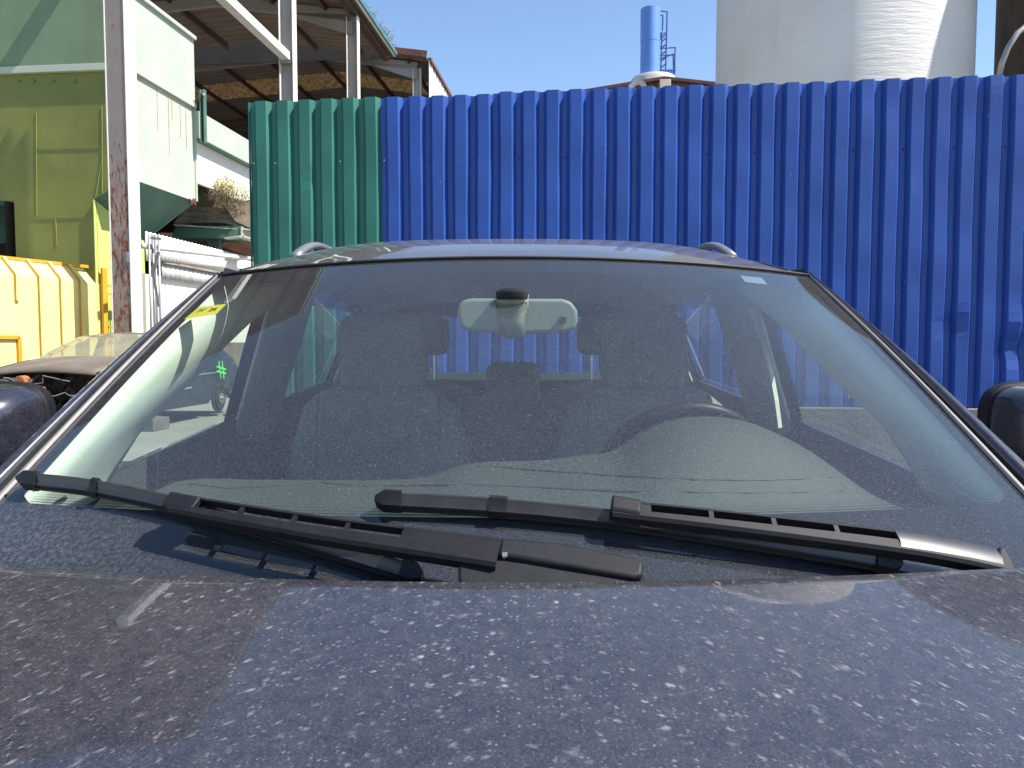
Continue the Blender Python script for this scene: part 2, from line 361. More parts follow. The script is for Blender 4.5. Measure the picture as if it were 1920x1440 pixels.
# ------------------------------------------------------------------ fence
F0 = at(469, 193, 8.5); F0.z = 0
FTOP = at(469, 193, 8.5).z; FBOT = .78
PITCHF = .2415; DEP = .058
def fence_sheet(mbx, i0, i1, top, dent=None):
    """ribs i0..i1 of the profile; ridge toward the camera, webs on both sides"""
    prof = []
    for i in range(i0, i1):
        b = i * PITCHF
        prof += [(b, 0), (b + .0505, 0), (b + .0885, DEP), (b + .1995, DEP)]
    prof.append((i1 * PITCHF, 0))
    NZ = 34
    def P(k, j):
        s_, d_ = prof[k]; z = FBOT + (top - FBOT) * j / NZ
        n = math.sin(s_ * 3.1 + z * 2.3) * .004 + math.sin(s_ * 9 + z * 5.1 + 1) * .0022 + math.sin(z * 11 + s_ * 2) * .0012
        ds = math.sin(z * 4 + s_ * 5) * .0016
        if dent:
            for (a, zz, r, amp) in dent:
                e = math.exp(-((s_ - a) ** 2 + ((z - zz) * .8) ** 2) / r ** 2); d_ = d_ - amp * e; ds += amp * .35 * e * math.sin(z * 17)
        return F0 + W * (s_ + ds) - U * (d_ + n) + Z * z
    mbx.loft([[P(k, j) for j in range(NZ + 1)] for k in range(len(prof))])
def screw_row(parent, idx, z, m, r=.012):
    for i in idx:
        c_ = F0 + W * (i * PITCHF + .035) - U * .002 + Z * z
        b = MB(); b.tube([c_, c_ - U * .010], [r, r * .7], 8); b.build('screw', m, parent)
gf = empty('corrugated_fence', F0 + Z * FBOT, 'green corrugated steel fence section left of the blue one, above the car roof', 'fence')
zs_ = at(517, 307, 8.5).z
NG_ = 6
for a, b in ((0, 3), (3, 6)):
    m_ = MB(); fence_sheet(m_, a, b, FTOP + (.004 if a else 0), [(.70, 3.2, .06, .012)] if a == 0 else None); m_.build('corrugated_sheet', M['fence_green'], gf, solid=.003, off=0)
e_ = MB(); e_.prism([F0 - W * .012 + Z * FBOT, F0 - W * .002 + Z * FBOT, F0 - W * .002 - U * .03 + Z * FBOT, F0 - W * .012 - U * .03 + Z * FBOT], Z * (FTOP - FBOT)); e_.build('edge_strip', M['fence_green'], gf)
screw_row(gf, (0, 1, 4, 6), zs_, M['screw'])
BF0 = F0 + W * 6 * PITCHF
bf = empty('corrugated_fence', BF0 + Z * FBOT, 'long blue corrugated steel fence behind the car, dented at its right end', 'fence')
dents = [(32.6 * PITCHF, 1.35, .12, .045), (32.8 * PITCHF, 1.62, .09, -.03), (34.5 * PITCHF, 1.45, .16, .05), (34.2 * PITCHF, 2.25, .10, .04), (35.4 * PITCHF, 2.05, .12, .045), (33.4 * PITCHF, 1.9, .10, .03), (30.2 * PITCHF, 1.6, .10, .03), (36.0 * PITCHF, 1.2, .2, .05)]
k = 6
while k < 62:
    n = 5 if k < 60 else 2
    m_ = MB(); fence_sheet(m_, k, k + n, FTOP + random.uniform(-.006, .008) + (.02 if k > 6 else .0), dents if 24 < k < 42 else None)
    m_.build('corrugated_sheet', M['fence_blue'], bf, solid=.003, off=0); k += n
screw_row(bf, range(8, 52, 2), zs_ - .01, M['screw_dark'])
pw = MB(); pw.prism([F0 - W * .05 - U * .10, F0 + W * 15.2 - U * .10, F0 + W * 15.2 + U * .12, F0 - W * .05 + U * .12], Z * (FBOT - .004))
tag(pw.build('plinth_wall', M['concrete'], bevel=.01), 'low tan concrete wall under the corrugated fences', 'wall')

# ------------------------------------------------------------------ rusty post in front of the hopper
PY = 15.3
pl, pr = at(199, 300, PY), at(246, 300, PY)
cx = (pl + pr) / 2; hw = (pr - pl).length / 2
t = empty('steel_column', V((cx.x, PY, 0)), 'tall white steel column streaked with red rust, in front of the green hopper', 'column')
c0 = V((cx.x, PY, 0)); H_ = 9.5
b = MB(); b.obox(c0 + Z * H_ / 2 - W * .02, (W, U, Z), (hw * .78, .012, H_ / 2)); b.build('front_plate', M['post_shade'], t, bevel=.002)
b = MB(); b.obox(c0 + Z * H_ / 2 + W * (hw * .80) + U * .16, (W, U, Z), (.010, .185, H_ / 2)); b.build('side_flange', M['post_white'], t)
b = MB(); b.obox(c0 + Z * H_ / 2 - W * (hw * .84) + U * .16 - W * .0, (W, U, Z), (.010, .185, H_ / 2)); b.build('side_flange', M['post_white'], t)
b = MB(); b.obox(at(240, 482, PY - .05) + V((0, -.0, 0)), (W, U, Z), (.035, .02, .10)); b.build('junction_box', M['pipe_grey'], t, bevel=.005)

# ------------------------------------------------------------------ green hopper
HY = 16.2
hn = at(243, 300, HY); hn.z = 0
def s_for(px, base):
    k_ = (px - 960) / FPX; lo, hi = 0, 30
    for _ in range(60):
        mid = (lo + hi) / 2; P = base + U * mid; P.z = 3
        if proj(P)[0] < px: lo = mid
        else: hi = mid
    return lo
sd_ = s_for(369, hn); hf = hn + U * sd_
zt = at(369, 75, hf.y).z; zj = at(369, 204, hf.y).z; zb = at(369, 378, hf.y).z; zc_ = zb - 1.05
t = empty('hopper', hn, 'big green sheet metal hopper with pale mint side panels, at the left edge', 'hopper')
LW = 7.0
def gquad(o, a, b_, z0, z1): return [o + a + Z * z0, o + b_ + Z * z0, o + b_ + Z * z1, o + a + Z * z1]
O0 = V((0, 0, 0))
b = MB(); b.face(gquad(hn, -W * LW - U * .03, W * .03 - U * .03, zj + .12, zt)); b.build('mesh_front_panel', M['perf'], t, solid=.02)
b = MB(); b.face([hn + W * .0 + Z * zb, hf + Z * zb, hf + Z * zj, hn + Z * zj]); b.build('side_panel', M['mint'], t, solid=.02)
b = MB(); b.face([hn + W * .035 + Z * (zj + .12), hf + W * .035 + Z * (zj + .12), hf + W * .035 + Z * zt, hn + W * .035 + Z * zt]); b.build('side_panel', M['mint'], t, solid=.02)
b = MB(); b.face([hn - W * LW + Z * (zt - .01), hn + Z * (zt - .01), hf + Z * (zt - .01), hf - W * LW + Z * (zt - .01)]); b.face([hf - W * LW + Z * zb, hf + Z * zb, hf + Z * zt, hf - W * LW + Z * zt]); b.build('back_and_top', M['teal'], t)
b = MB()
b.beam(hn + W * .06 + Z * (zt + .03) - U * .1, hf + W * .06 + Z * (zt + .03), .14, .09); b.beam(hn + W * .05 + Z * (zj + .06) - U * .05, hf + W * .05 + Z * (zj + .06), .10, .12)
b.beam(hn - W * LW - U * .05 + Z * (zj + .06), hn - U * .05 + Z * (zj + .06), .10, .14); b.beam(hf + W * .03 + Z * zb, hf + W * .03 + Z * zj, .06, .06, U)
b.build('edge_rail', M['mint'], t, bevel=.008)
# transition to the narrower shaft
ln = at(177, 420, HY); ln.z = 0; ldep = s_for(272, ln) ; lf = ln + U * ldep
b = MB(); b.face([hn + Z * zb, hf + Z * zb, lf + Z * zc_, ln + Z * (zb - .42)]); b.build('side_slope', M['teal'], t, solid=.015)
b = MB(); b.face([hf + Z * zb, hf - W * LW + Z * zb, lf - W * (LW - 2) + Z * zc_, lf + Z * zc_]); b.build('back_slope', M['teal'], t, solid=.015)
lnx = (ln - hn).dot(W)
b = MB(); b.prism([hn + W * x + Z * z for x, z in ((-LW, zj), (0, zj), (0, zb), (lnx, zb - .42), (lnx, 0), (lnx - 1.84, 0), (lnx - 1.84, zb - .42), (-LW, zb - .1))], U * .02); b.build('front_panel', M['olive'], t)
b = MB(); b.face([ln, lf, lf + Z * zc_, ln + Z * (zb - .42)]); b.build('shaft_side', M['lime_green'], t, solid=.015)
b = MB(); b.face(gquad(lf, -W * 2.0, O0, 0, zc_)); b.face(gquad(ln - W * 2.0, O0, U * ldep, 0, zb - .42)); b.build('shaft_back', M['dark'], t)
b = MB()
def seam(px0, py0, px1, py1): b.beam(at(px0, py0, HY + .45) - U * .0, at(px1, py1, HY + .45), .012, .012, V((0, 1, 0)))
def onface(px, py):   # hit of the pixel with the hopper's front plane
    a_, b__, c__ = ray(px, py); nrm = U; s_ = (hn - V((0, 0, CAMZ))).dot(nrm) / V((a_, b__, c__)).dot(nrm); return V((0, 0, CAMZ)) + V((a_, b__, c__)) * s_ - U * .012
for a_ in (((69, 210), (70, 405)), ((70, 278), (192, 275)), ((48, 408), (172, 405)), ((105, 408), (108, 460)), ((192, 200), (193, 365)), ((192, 300), (176, 392))):
    b.beam(onface(*a_[0]), onface(*a_[1]), .010, .012, U)
b.build('weld_seam', M['seam'], t)
b = MB()
for px in (35, 64, 100, 140): b = MB(); b.obox(onface(px, 152), (W, U, Z), (.03, .015, .025)); b.build('bolt', M['teal'], t)
# pale rust runs under the joint and a dented corner
b = MB()
for f_, l_ in ((.42, .9), (.60, 1.3), (.66, .5), (.80, .8), (.90, 1.0)):
    p_ = hn.lerp(hf, f_ * .95 + .0) + W * .026; b.obox(p_ + Z * (zj - .05 - l_ / 2), (W, U, Z), (.003, .013, l_ / 2))
b.build('rust_run', simple('thin rust streak', (.46, .35, .24), .8, 0, .35, 6), t)
b = MB()
for k in range(14):
    q = hf + W * .01 + Z * (zb + random.uniform(-.08, .05)) - U * random.uniform(0, .3); b.obox(q, (W, U, Z), (.02, random.uniform(.02, .05), random.uniform(.01, .03)))
b.build('rusted_corner', M['rust'], t)

# ------------------------------------------------------------------ conveyor housing behind hopper
cb0 = hf + W * .02 + U * .35
def zat(px, py, P): return at(px, py, P.y).z
def along(px, base): return base + U * s_for(px, base)
ca = along(376, cb0 - U * 3); cz = along(478, cb0 - U * 3) + U * 2
t = empty('conveyor_housing', ca, 'white painted conveyor housing with a flange, running off behind the green fence', 'conveyor')
zA, zB, zC = zat(376, 208, ca), zat(376, 259, ca), zat(376, 340, ca)
b = MB(); b.beam(ca + Z * (zA + zB) / 2, cz + Z * (zA + zB) / 2, .10, zA - zB); b.build('upper_beam', M['mint'], t)
b = MB(); b.beam(ca - W * .2 + Z * (zB + zC) / 2, cz - W * .2 + Z * (zB + zC) / 2, .10, zB - zC - .03); b.build('lower_wall', M['white_wall'], t)
b = MB(); b.beam(ca - W * .08 + Z * (zB - .012), cz - W * .08 + Z * (zB - .012), .34, .02); b.build('flange', M['teal'], t)
b = MB(); p_ = at(380, 215, ca.y - .25)
for dx in (-.045, .045): b.obox(at(381, 218, ca.y - .25) + W * dx, (W, U, Z), (.012, .06, .62))
b.obox(at(381, 218, ca.y - .20), (W, U, Z), (.05, .012, .62)); b.build('upright_channel', M['teal'], t)
b = MB(); b.tube([at(384, 178, ca.y - .3), at(384, 178, ca.y - .3) - U * .06], .03, 10); b.build('bolt', M['screw'], t)
# ledge with weeds
la = along(362, cb0 - U * 2.6 + W * .25)
t = empty('concrete_ledge', la, 'crumbling dirty concrete ledge where the yellow weeds grow', 'ledge')
lz = at(372, 372, la.y).z
def dep(px, py, Y): return at(px, py, Y)
LY = 20.5
b = MB(); b.prism([at(345, 392, LY), at(372, 366, LY), at(400, 366, LY), at(440, 385, LY), at(478, 398, LY), at(478, 432, LY), at(452, 428, LY), at(420, 418, LY), at(325, 418, LY)], V((-.2, 1.6, 0))); b.build('slab', M['ledge'], t, bevel=.02)
b = MB(); b.prism([at(420, 384, LY - .1), at(478, 372, LY - .1), at(478, 432, LY - .1), at(440, 414, LY - .1)], V((0, .3, 0))); b.build('broken_render', simple('pink broken render', (.42, .33, .25), .9, 0, .3, 4, .4, 20), t)
for k_ in range(1, 4):
    b = MB(); b.beam(at(356 - k_ * 6, 372 + k_ * 11, LY - .02), at(440, 384 + k_ * 9, LY - .02), .03, .022); b.build('course_line', M['stem'], t)
t2 = empty('steel_girder', at(390, 435, LY), 'green steel girder under the crumbling ledge with a bracket hanging below', 'girder')
b = MB(); b.prism([at(320, 446, LY - .3), at(330, 424, LY - .3), at(453, 424, LY - .3), at(453, 443, LY - .3), at(424, 447, LY - .3)], V((0, .8, 0))); b.build('web', M['teal'], t2)
b = MB(); b.beam(at(424, 448, LY - .34), at(453, 444, LY - .34), .3, .03); b.beam(at(453, 444, LY - .34), at(478, 452, LY - .1), .3, .03); b.beam(at(453, 425, LY - .3), at(453, 445, LY - .3), .03, .05, V((0, 1, 0))); b.beam(at(328, 423, LY - .34), at(478, 433, LY - .1), .3, .02); b.build('flange', M['mint'], t2)
b = MB(); b.prism([at(453, 426, LY - .28), at(478, 432, LY - .1), at(478, 450, LY - .1), at(453, 443, LY - .28)], V((0, .3, 0))); b.build('end_plate', M['steel_grey'], t2)
b = MB(); b.obox(at(400, 455, LY), (W, U, Z), (.13, .05, .10)); b.obox(at(411, 460, LY), (W, U, Z), (.04, .08, .18)); b.build('bracket', M['teal'], t2)
b = MB(); b.box(at(300, 600, LY + 1.8), at(480, 440, LY + 2.2)); tag(b.build('rust_wall', M['rust']), 'rust brown wall in the shade under the green girder', 'wall')

# ------------------------------------------------------------------ plants
def weeds(name, pts, label, cat, n, rad, hts, leafm, flow=None, stemm=None, seed=1, lsz=.02):
    rnd = random.Random(seed); t = empty(name, pts[0], label, cat)
    st, lf_, fl_ = MB(), MB(), MB()
    for k in range(n):
        p = V(pts[0]).lerp(V(pts[1]), rnd.random()) + V((rnd.uniform(-rad, rad) * .5, rnd.uniform(-rad, rad), 0))
        h = rnd.uniform(*hts); lean = V((rnd.gauss(0, .35), rnd.gauss(0, .25), 1)).normalized()
        mid = p + lean * h * .5; tip = mid + (lean + V((rnd.gauss(0, .3), rnd.gauss(0, .3), 0))) * h * .5
        st.tube([p, mid, tip], [.006, .005, .003], 3)
        for q in range(rnd.randint(9, 16)):
            f = rnd.uniform(.25, 1.05); c_ = (p.lerp(mid, f * 2) if f < .5 else mid.lerp(tip, f * 2 - 1)) + V((rnd.gauss(0, .05), rnd.gauss(0, .05), rnd.gauss(0, .035))) * (hts[1] / .5)
            a_ = V((rnd.gauss(0, 1), rnd.gauss(0, 1), rnd.gauss(0, 1))).normalized(); b_ = a_.orthogonal().normalized(); s_ = lsz * rnd.uniform(.5, 1.5)
            tgt = fl_ if (flow and f > .6 and rnd.random() < .55) else lf_
            tgt.face([c_ - a_ * s_, c_ + b_ * s_ * .6, c_ + a_ * s_, c_ - b_ * s_ * .6])
    st.build('stems', stemm or M['stem'], t)['kind'] = 'stuff'; lf_.build('foliage', leafm, t)['kind'] = 'stuff'
    if flow: fl_.build('blossom', flow, t)['kind'] = 'stuff'
    return t
weeds('weed_bush', [at(378, 368, 20.2), at(455, 386, 20.0)], 'dry weed bush with yellow flowers growing on the ledge behind the hopper', 'plant', 150, .3, (.35, .68), M['dry'], M['flower'], seed=3, lsz=.022)
weeds('weed_bush', [at(374, 366, 20.6), at(398, 372, 20.6)], 'green leafy weeds beside the hopper corner, left of the yellow flowers', 'plant', 50, .2, (.2, .48), M['leaf'], None, seed=5, lsz=.025)
weeds('hanging_roots', [at(385, 372, 20.1), at(452, 402, 20.1)], 'dead brown weed roots matted over the ledge below the yellow flowers', 'plant', 90, .15, (.06, .2), M['stem'], None, seed=9, lsz=.02)

# ------------------------------------------------------------------ canopy sheds
A0 = at(540, 110, 25); A0.z = 0
e1 = at(670, 0, 31); EZ = e1.z
e2y = (EZ - CAMZ) / slope(103)
E2 = at(745, 103, e2y)
OV = (V((e1.x, e1.y, 0)) - A0).dot(W)
def G_(s_, l_, z): return A0 + U * s_ + W * l_ + Z * z
s_end = (V((E2.x, E2.y, 0)) - A0).dot(U)
t = empty('open_shed', A0, 'tall open shed with brown corrugated roof, grey columns and a teal gutter', 'shed')
RL = -5.75
def roofz(l_, ez): return ez + (.94 * (OV - l_) / (OV - RL) if l_ > RL else .94 - .94 * (RL - l_) / (OV - RL) * .45)
S0 = -13.0
def roofgrid(s0, s1, ez, l1, name, m, par, zoff=0):
    b = MB(); cuts = [l1, RL, -28]
    for a_, c_ in zip(cuts, cuts[1:]): b.face([G_(s0, a_, roofz(a_, ez) + zoff), G_(s1, a_, roofz(a_, ez) + zoff), G_(s1, c_, roofz(c_, ez) + zoff), G_(s0, c_, roofz(c_, ez) + zoff)])
    return b.build(name, m, par, solid=.05, off=1)
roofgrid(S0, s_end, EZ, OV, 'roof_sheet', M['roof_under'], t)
b = MB(); b.beam(G_(S0, OV + .06, EZ + .05), G_(s_end, OV + .06, EZ + .05), .12, .16); b.build('gutter', M['fascia'], t)
b = MB(); b.beam(G_(S0, OV + .00, EZ - .05), G_(s_end, OV + .00, EZ - .05), .08, .05); b.build('gutter_edge', M['white_wall'], t)
def purlin_set(par, s0, s1, ez, ls):
    for l_ in ls:
        b = MB(); z = roofz(l_, ez) - .13; b.beam(G_(s0, l_, z), G_(s1, l_, z), .12, .28); b.build('purlin', M['purlin'], par)
purlin_set(t, S0, s_end, EZ, [-1.1 - 2.2 * k_ for k_ in range(12)])
b = MB(); b.beam(G_(S0, .05, EZ - .16), G_(s_end, .05, EZ - .16), .30, .2); b.build('eave_purlin', M['purlin'], t)
def hcol(par, s_, l_, top, wd, name='column'):
    b = MB(); c_ = G_(s_, l_, 0)
    b.obox(c_ + Z * top / 2, (W, U, Z), (wd / 2 - .012, .008, top / 2)); b.build('column', M['steel_grey'], par)
    for q in (-1, 1):
        b = MB(); b.obox(c_ + W * q * (wd / 2 - .006) + Z * top / 2, (W, U, Z), (.010, .17, top / 2)); b.build('column_flange', M['post_white'], par)
def rafter(par, s_, ez, l_r, l_l, dep_=.42, m=None):
    b = MB()
    for a_, c_ in ((l_r, RL), (RL, l_l)):
        b.beam(G_(s_, a_, roofz(a_, ez) - .25 - dep_ / 2 + .1), G_(s_, c_, roofz(c_, ez) - .25 - dep_ / 2 + .1), .18, dep_)
    b.prism([G_(s_ - .09, l_r, roofz(l_r, ez) - .3), G_(s_ - .09, l_r - 2.6, roofz(l_r - 2.6, ez) - .5), G_(s_ - .09, l_r - 2.6, roofz(l_r - 2.6, ez) - .58), G_(s_ - .09, l_r, roofz(l_r, ez) - 1.1)], U * .18)
    b.build('rafter', m or M['steel_grey'], par)
sB = 6.9
hcol(t, 0, 0, EZ - .3, .45); hcol(t, sB, 0, EZ - .3, .45)
for s_ in (-12.8, -6.4, 0, sB): rafter(t, s_, EZ, 0, -25, m=M['purlin'] if s_ != sB else M['steel_grey'])
# crane rail running toward the camera from the first column
rz = at(540, 108, 25).z
b = MB(); b.beam(G_(.25, -.02, rz), G_(-12.9, -.02, rz), .27, .25); b.build('crane_rail', M['post_white'], t)
b = MB()
for k_ in range(10): b = MB(); b.tube([G_(-.4 - k_ * .45, .115, rz), G_(-.4 - k_ * .45, .13, rz)], .022, 6); b.build('rivet', M['steel_grey'], t)
b = MB(); b.beam(G_(0, -.25, rz - .16), G_(0, .15, rz - .16), .3, .12); b.build('rail_bracket', M['steel_grey'], t)

# second, farther shed
C0y = 43.0
q1 = at(801, 108, C0y); EZ2 = q1.z; OV2 = (V((q1.x, q1.y, 0)) - A0).dot(W); s2 = (V((q1.x, q1.y, 0)) - A0).dot(U)
t = empty('far_shed', G_(s2, OV2, 0), 'farther brown shed with a white clad side wall behind the open shed', 'shed')
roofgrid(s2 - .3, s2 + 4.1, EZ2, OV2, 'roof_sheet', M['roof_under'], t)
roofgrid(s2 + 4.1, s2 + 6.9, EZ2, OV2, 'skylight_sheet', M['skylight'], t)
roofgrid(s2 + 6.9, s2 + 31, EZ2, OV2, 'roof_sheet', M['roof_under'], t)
purlin_set(t, s2 + .1, s2 + 31, EZ2, [OV2 - 1.1 - 2.8 * k_ for k_ in range(9)])
sC = s2 + .5; lC = (at(783, 150, A0.y + sC) - A0).dot(W)
hcol(t, sC, lC, EZ2 - .4, .42); rafter(t, sC, EZ2, lC, -25)
rafter(t, s2 + 11, EZ2, lC, -25, m=M['purlin']); rafter(t, s2 + 22, EZ2, lC, -25, m=M['purlin'])
b = MB(); b.beam(G_(s2 - .35, OV2 + .05, EZ2 + .06), G_(s2 - .35, RL, roofz(RL, EZ2) + .06), .10, .34); b.beam(G_(s2 - .35, RL, roofz(RL, EZ2) + .06), G_(s2 - .35, -25, roofz(-25, EZ2) + .06), .10, .40); b.build('verge', M['rust'], t)
b = MB(); b.prism([G_(s2 - .45, -1.9, EZ2 - .1), G_(s2 - .45, -1.9, EZ2 + .3), G_(s2 - .45, -3.3, EZ2 + 1.6), G_(s2 - .45, -25, EZ2 + 1.6), G_(s2 - .45, -25, EZ2 - .1)], U * .05); b.build('gable_board', M['dark'], t)
b = MB()
nr = 70
rows = [[G_(s2 + .2 + k_ * .42, OV2 + (.0 if (k_ // 1) % 2 else .05), z) for z in (0, EZ2 - .08)] for k_ in range(nr)]
b.loft(rows); b.build('clad_wall', M['cladding'], t, solid=.02)
b = MB(); b.loft([[G_(s2 + .2 + k_ * .21, OV2 + .08 + dx, EZ2 + dz * (1.25 if k_ % 2 else .8)) for dx, dz in ((-.1, -.09), (.1, -.09), (.1, .09), (-.1, .09))] for k_ in range(140)], True, True)
b.build('verge_tile_edge', M['rust'], t)
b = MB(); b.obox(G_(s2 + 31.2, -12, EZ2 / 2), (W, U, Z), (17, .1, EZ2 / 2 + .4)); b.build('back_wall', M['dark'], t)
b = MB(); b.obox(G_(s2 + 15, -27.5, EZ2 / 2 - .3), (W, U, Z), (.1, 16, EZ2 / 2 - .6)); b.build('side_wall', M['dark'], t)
# weeds on the gutter
for k_, (a_, h_) in enumerate(((.28, .28), (.43, .30), (.58, .34), (.70, .38), (.80, .36), (.90, .30))):
    s_ = (s_end - 6.6) + 6.6 * a_
    weeds('roof_weed', [G_(s_, OV - .05, EZ + .1), G_(s_ + .55, OV - .05, EZ + .1)], ['small tuft of weeds high on the gutter nearest the frame top', 'second tuft of weeds from the top of the shed gutter', 'third tuft of weeds down the sloping line of the gutter', 'dense grey tuft of weeds low on the shed gutter', 'bushiest dry tuft near the low end of the gutter', 'last dry tuft at the lower end of the shed gutter'][k_], 'plant', 16, .12, (h_ * .5, h_ * 1.25), M['dry'], None, seed=20 + k_, lsz=.035)['group'] = 'weeds along the shed gutter'

# ------------------------------------------------------------------ white wall with pipe, tan wall
wa = at(272, 434, 16.6); wa.z = 0
wz_ = at(272, 434, 16.6).z; wend = along(480, wa) + U * 2
t = empty('white_wall', wa, 'bright whitewashed wall topped with corrugated sheet, behind the windscreen pillar', 'wall')
ln_ = (wend - wa).length; zlow = 1.42
b = MB(); b.obox(wa + U * ln_ / 2 + Z * (zlow + 1.9) / 2 - W * .12, (W, U, Z), (.08, ln_ / 2, (1.9 - zlow) / 2 + zlow * 0 + .0)); b.bm.free() if False else None
b = MB(); b.obox(wa + U * (ln_ / 2) - W * .10 + Z * ((wz_ - .9 + zlow) / 2), (W, U, Z), (.08, ln_ / 2, (wz_ - .9 - zlow) / 2)); b.build('rendered_wall', M['white_wall'], t)
def corr(b, o, len_, z0, z1, lo=0.0, amp=.02, pitch=.15, wav=0.0):
    n = int(len_ / (pitch / 4)); b.loft([[o + U * (i * pitch / 4) + W * (lo + amp * (0, 1, 0, -1)[i % 4]) + Z * (z + (wav * (0, 1, 0, -1)[i % 4] if z == z1 else 0)) for z in (z0, z1)] for i in range(n)])
b = MB(); corr(b, wa, ln_, wz_ - .62, wz_, .0, .006, .16, .012); b.build('upper_sheet', M['white_wall'], t, smooth=True, solid=.01)
b = MB(); corr(b, wa + U * .5, ln_ - .5, wz_ - .96, wz_ - .60, .06, .008, .2); b.build('lower_sheet', simple('old grey sheet', (.50, .49, .47), .8, 0, .3, 4), t, smooth=True, solid=.01)
b = MB(); b.beam(wa + U * .5 + W * .09 + Z * (wz_ - .60), wend + W * .09 + Z * (wz_ - .60), .09, .05); b.build('ledge_strip', M['ledge'], t)
b = MB(); b.obox(wa + U * (ln_ / 2 + .2) + Z * zlow / 2 + W * .02, (W, U, Z), (.14, ln_ / 2, zlow / 2 - .003)); tag(b.build('base_wall', M['tanwall'], bevel=.01), 'stained tan base wall behind the wrecked car, seen through the side window', 'wall')
b = MB(); b.obox(wa - W * 1.4 + U * 1.6 + Z * 1.2, (W, U, Z), (1.2, .05, .0 + .5)); b.bm.clear()
nn = 10; pts = []
x0, x1 = at(246, 600, 16.9), at(272, 600, 16.9)
for i in range(nn): pts.append((i / (nn - 1), .02 * (i % 2)))
top_ = at(250, 545, 16.9).z
b.prism([x0.lerp(x1, 0) * 1 + Z * (0 - x0.z)] + [V((x0.x + (x1.x - x0.x) * a_, 16.9, top_ + d_ - .0)) for a_, d_ in pts] + [V((x1.x, 16.9, 0))], V((0, .05, 0)))  # stands in for the corrugated roof's shadow on the hopper leg
tag(b.build('shadow_panel', M['hedge']), 'dark green panel painted as the jagged roof shadow on the hopper leg, behind the rusty column', 'screen')
t = empty('pipe', at(262, 460, 15.9), 'white pipe with an open black end crossing in front of the white wall', 'pipe')
p0 = at(262, 460, 15.9); p1 = p0 + U * 6.5; p1.z = at(470, 490, p1.y).z
b = MB(); b.tube([p0, p1], .062, 16, False); b.build('pipe_tube', M['pipe_white'], t, smooth=True, solid=.008)
b = MB(); b.tube([p0 + U * .03, p0 + U * .05], .055, 16); b.build('dark_mouth', M['dark'], t)
for f_ in (.26, .62): b = MB(); q = p0.lerp(p1, f_); b.tube([q, q + U * .05], .072, 16); b.build('pipe_collar', M['pipe_white'], t, smooth='auto')
t = empty('pipe_rack', at(290, 600, 16), 'galvanised upright pipes with cross ties in front of the white wall end', 'pipe rack')
for px, r_ in ((279, .022), (286, .03), (297, .026), (291, .02)):
    b = MB(); q = at(px, 440, 16.05 + (px - 279) * .02); b.tube([V((q.x, q.y, 0)), q + (Z * .0)], r_, 10); b.build('upright', M['pipe_grey'], t, smooth=True)
b = MB(); b.beam(at(280, 446, 16.1), at(302, 448, 16.1), .04, .05); b.beam(at(285, 500, 16.1), at(298, 575, 16.1), .03, .05); b.beam(at(297, 472, 16.1), at(286, 520, 16.1), .04, .06); b.build('cross_tie', M['pipe_grey'], t)

# ------------------------------------------------------------------ yellow container
k0 = at(-60, 486, 13.55); k1 = at(196, 503, 16.3)
kt = k1.z; k0.z = k1.z = 0
kd = (k1 - k0).normalized(); kn = V((kd.y, -kd.x, 0))
t = empty('waste_container', k0, 'yellow ribbed steel waste container with chamfered top and orange edges', 'container')
kl = (k1 - k0).length; ch = .30
def KP(s_, n_, z): return k0 + kd * s_ + kn * n_ + Z * z
prof = [(0, 0), (0, kt - ch * 1.05), (-ch, kt), (-2.3, kt), (-2.3, 0)]
b = MB(); b.loft([[KP(0, n_, z) for n_, z in prof], [KP(kl * .83, n_, z) for n_, z in prof]], True, True); b.build('body', M['yellow'], t)
b = MB(); b.loft([[KP(kl * .83, n_ - .10, max(0, z - .03)) for n_, z in prof], [KP(kl, n_ - .10, max(0, z - .03)) for n_, z in prof]], True, True); b.build('end_bay', M['yellow'], t)
def rib(s_, z0=0, th=.035, pr=.05):
    b = MB(); o = [(0, z0), (0, kt - ch * 1.05), (-ch, kt), (-.9, kt), (-.9, kt + .02), (-ch + .02, kt + pr), (pr, kt - ch * .95), (pr, z0)]
    b.prism([KP(s_, n_, z) for n_, z in o], kd * th * 2); return b
rpos = [s_for(px, k0) for px in ()]
def kpx(px):
    lo, hi = -.5, 8
    for _ in range(50):
        m_ = (lo + hi) / 2
        if proj(KP(m_, .03, 2.2))[0] < px: lo = m_
        else: hi = m_
    return lo
for px, z0 in ((30, kt - .78), (74, 0), (114, 0), (151, 0), (-12, 0)):
    rib(kpx(px), z0).build('rib', M['yellow'], t, bevel=.004)
    b = MB(); o = [(.004, z0), (.004, kt - ch * 1.05), (-ch, kt + .004), (-ch + .02, kt + .054), (.054, kt - ch * .95), (.054, z0)]
    b.prism([KP(kpx(px) - .006, n_, z) for n_, z in o], kd * .005); b.build('rib_edge', M['orange'], t)
b = MB(); b.beam(KP(0, -ch, kt + .03), KP(kl, -ch, kt + .03), .05, .06); b.build('top_rail', M['orange'], t)
b = MB(); b.beam(KP(kl, -.02, 0), KP(kl, -.02, kt), .05, .12, kd); b.beam(KP(kl * .96, -.05, 1.5), KP(kl * 1.06, -.05, 1.5), .1, .22); b.beam(KP(kl, -.4, kt), KP(kl, 0, kt - .3), .05, .05); b.build('end_frame', M['orange'], t)
b = MB()
for z in (.9, 1.75, 2.45, 2.62): b.beam(KP(kl + .04, -.02, z), KP(kl + .20, -.02, z), .05, .04)
b.build('hinge', M['orange'], t)
zl_ = at(10, 632, 13.9).z
b = MB(); b.beam(KP(-.5, .03, zl_), KP(kpx(34), .03, zl_), .05, .07); b.beam(KP(kpx(33), .03, 0), KP(kpx(33), .03, zl_), .05, .07, kd); b.build('pocket_frame', M['orange'], t)
